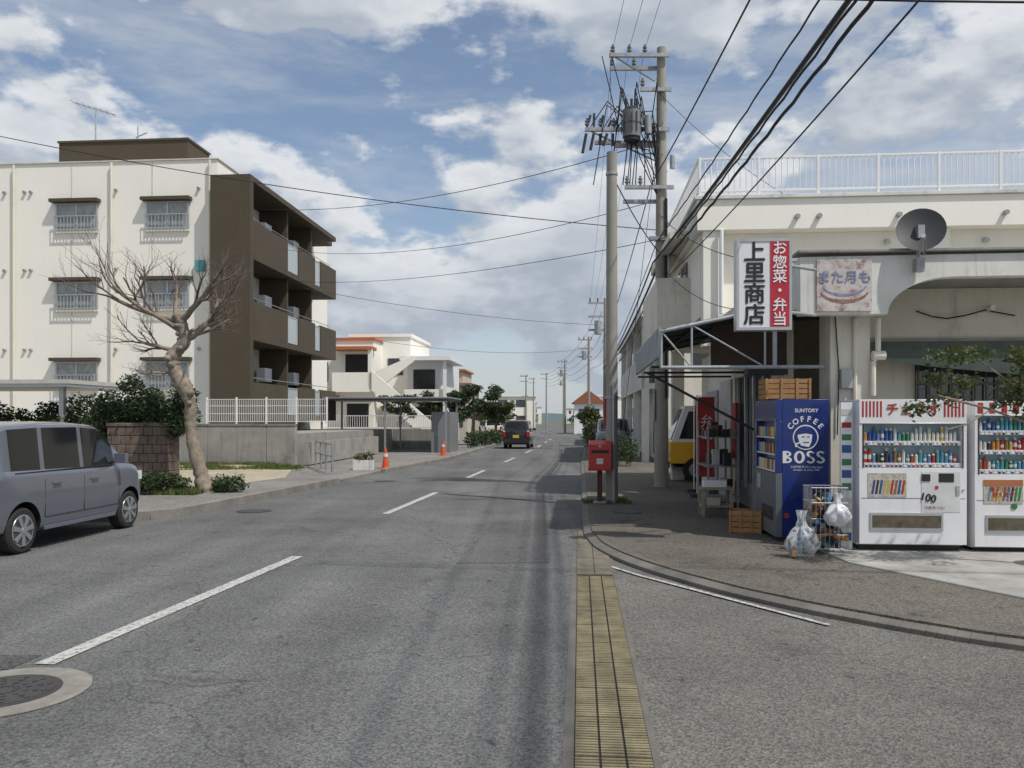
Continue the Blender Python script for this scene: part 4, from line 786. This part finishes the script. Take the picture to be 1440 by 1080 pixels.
# ---------------------------------------------------------------- camera, sun, sky
cam=bpy.data.cameras.new('camera'); co=bpy.data.objects.new('camera',cam); sc.collection.objects.link(co); sc.camera=co
co.location=(0,0,1.6); co.rotation_euler=(math.pi/2,0,0); cam.sensor_width=36; cam.lens=36*1165/1440; cam.shift_y=50/1440; cam.clip_end=4000; cam.clip_start=.05
sl=bpy.data.lights.new('sun','SUN'); sl.energy=3.6; sl.angle=math.radians(1.0); sl.color=(1,.96,.90); so=bpy.data.objects.new('sun',sl); sc.collection.objects.link(so)
ld=Vector((-.5,.4,-1)).normalized(); so.rotation_euler=ld.to_track_quat('-Z','Y').to_euler()
w=bpy.data.worlds.new('World'); sc.world=w; w.use_nodes=True; nt=w.node_tree; N=nt.nodes; L=nt.links; N.clear()
out=N.new('ShaderNodeOutputWorld'); sky=N.new('ShaderNodeTexSky'); sky.sky_type='NISHITA'; sky.sun_disc=False; sky.sun_elevation=math.radians(57.4); sky.sun_rotation=math.radians(128.7)
bg1=N.new('ShaderNodeBackground'); bg1.inputs[1].default_value=.12; L.new(sky.outputs[0],bg1.inputs[0])
tc=N.new('ShaderNodeTexCoord')
def vm(op,a,b=None,c=None):
    n=N.new('ShaderNodeVectorMath'); n.operation=op; L.new(a,n.inputs[0])
    if b is not None: n.inputs[1].default_value=b
    if c is not None: n.inputs[2].default_value=c
    return n.outputs[0]
def nz(vec,scale,det,ro,dist=0):
    n=N.new('ShaderNodeTexNoise'); n.inputs['Scale'].default_value=scale; n.inputs['Detail'].default_value=det; n.inputs['Roughness'].default_value=ro; n.inputs['Distortion'].default_value=dist; L.new(vec,n.inputs['Vector']); return n.outputs['Fac']
def mr(v,a,b,c,d,st='LINEAR'):
    n=N.new('ShaderNodeMapRange'); n.interpolation_type=st; L.new(v,n.inputs[0])
    for i,x in enumerate((a,b,c,d)): n.inputs[i+1].default_value=x
    return n.outputs[0]
def mt(op,a,b):
    n=N.new('ShaderNodeMath'); n.operation=op
    for i,q in enumerate((a,b)):
        if isinstance(q,(int,float)): n.inputs[i].default_value=q
        else: L.new(q,n.inputs[i])
    return n.outputs[0]
banks=[(.16,.30,.30,.10,.10),(-.50,.33,.22,.11,.10),(-.05,.48,.35,.05,.09),(.45,.40,.2,.1,.05),(-.2,.13,.25,.05,.05),(.0,.40,.18,.035,-.10),(-.30,.37,.10,.06,-.09),(-.55,.44,.1,.05,-.05),(.45,.31,.10,.08,-.05)]
sep=N.new('ShaderNodeSeparateXYZ'); L.new(tc.outputs['Generated'],sep.inputs[0])
bias=None
for (bx,bz,wx,wz,wt_) in banks:
    dx=mt('DIVIDE',mt('SUBTRACT',sep.outputs[0],bx),wx); dz=mt('DIVIDE',mt('SUBTRACT',sep.outputs[2],bz),wz)
    d2=mt('ADD',mt('MULTIPLY',dx,dx),mt('MULTIPLY',dz,dz)); g_=mt('MULTIPLY',mt('POWER',2.718,mt('MULTIPLY',d2,-1.)),wt_)
    bias=g_ if bias is None else mt('ADD',bias,g_)
base=vm('MULTIPLY_ADD',tc.outputs['Generated'],(1,1,2.0),(5.3,2.2,1.1))
up=vm('ADD',base,(.015,0,.06))
n1=mt('ADD',nz(base,4.0,11,.56,.0),bias); n2=mt('ADD',nz(up,4.0,5,.5,.0),bias)
cov=mr(n1,.475,.56,0,1,'SMOOTHSTEP')
thin=nz(vm('MULTIPLY',tc.outputs['Generated'],(1.2,1.2,5)),2.2,8,.62,.25)
thinc=mr(thin,.36,.66,.08,.80,'SMOOTHSTEP'); hz=mr(sep.outputs[2],0,.19,.86,0)
cv=mt('MAXIMUM',mt('MAXIMUM',cov,thinc),hz)
light=mr(mt('SUBTRACT',n1,n2),-.07,.08,0,1,'SMOOTHSTEP')
thick=mr(n1,.50,.72,1,.35)
cumul=mt('MULTIPLY',mt('ADD',mt('MULTIPLY',light,.75),.25),thick)
fac=N.new('ShaderNodeMix'); fac.data_type='FLOAT'; L.new(cov,fac.inputs[0]); fac.inputs[2].default_value=.42; L.new(cumul,fac.inputs[3])
cm=N.new('ShaderNodeMix'); cm.data_type='RGBA'; L.new(fac.outputs[0],cm.inputs[0]); cm.inputs[6].default_value=(.31,.37,.46,1); cm.inputs[7].default_value=(.84,.86,.88,1)
bg2=N.new('ShaderNodeBackground'); bg2.inputs[1].default_value=1.0; L.new(cm.outputs[2],bg2.inputs[0])
ms=N.new('ShaderNodeMixShader'); L.new(cv,ms.inputs[0]); L.new(bg1.outputs[0],ms.inputs[1]); L.new(bg2.outputs[0],ms.inputs[2]); L.new(ms.outputs[0],out.inputs[0])
sc.view_settings.view_transform='Standard'; sc.view_settings.look='None'; sc.view_settings.exposure=0
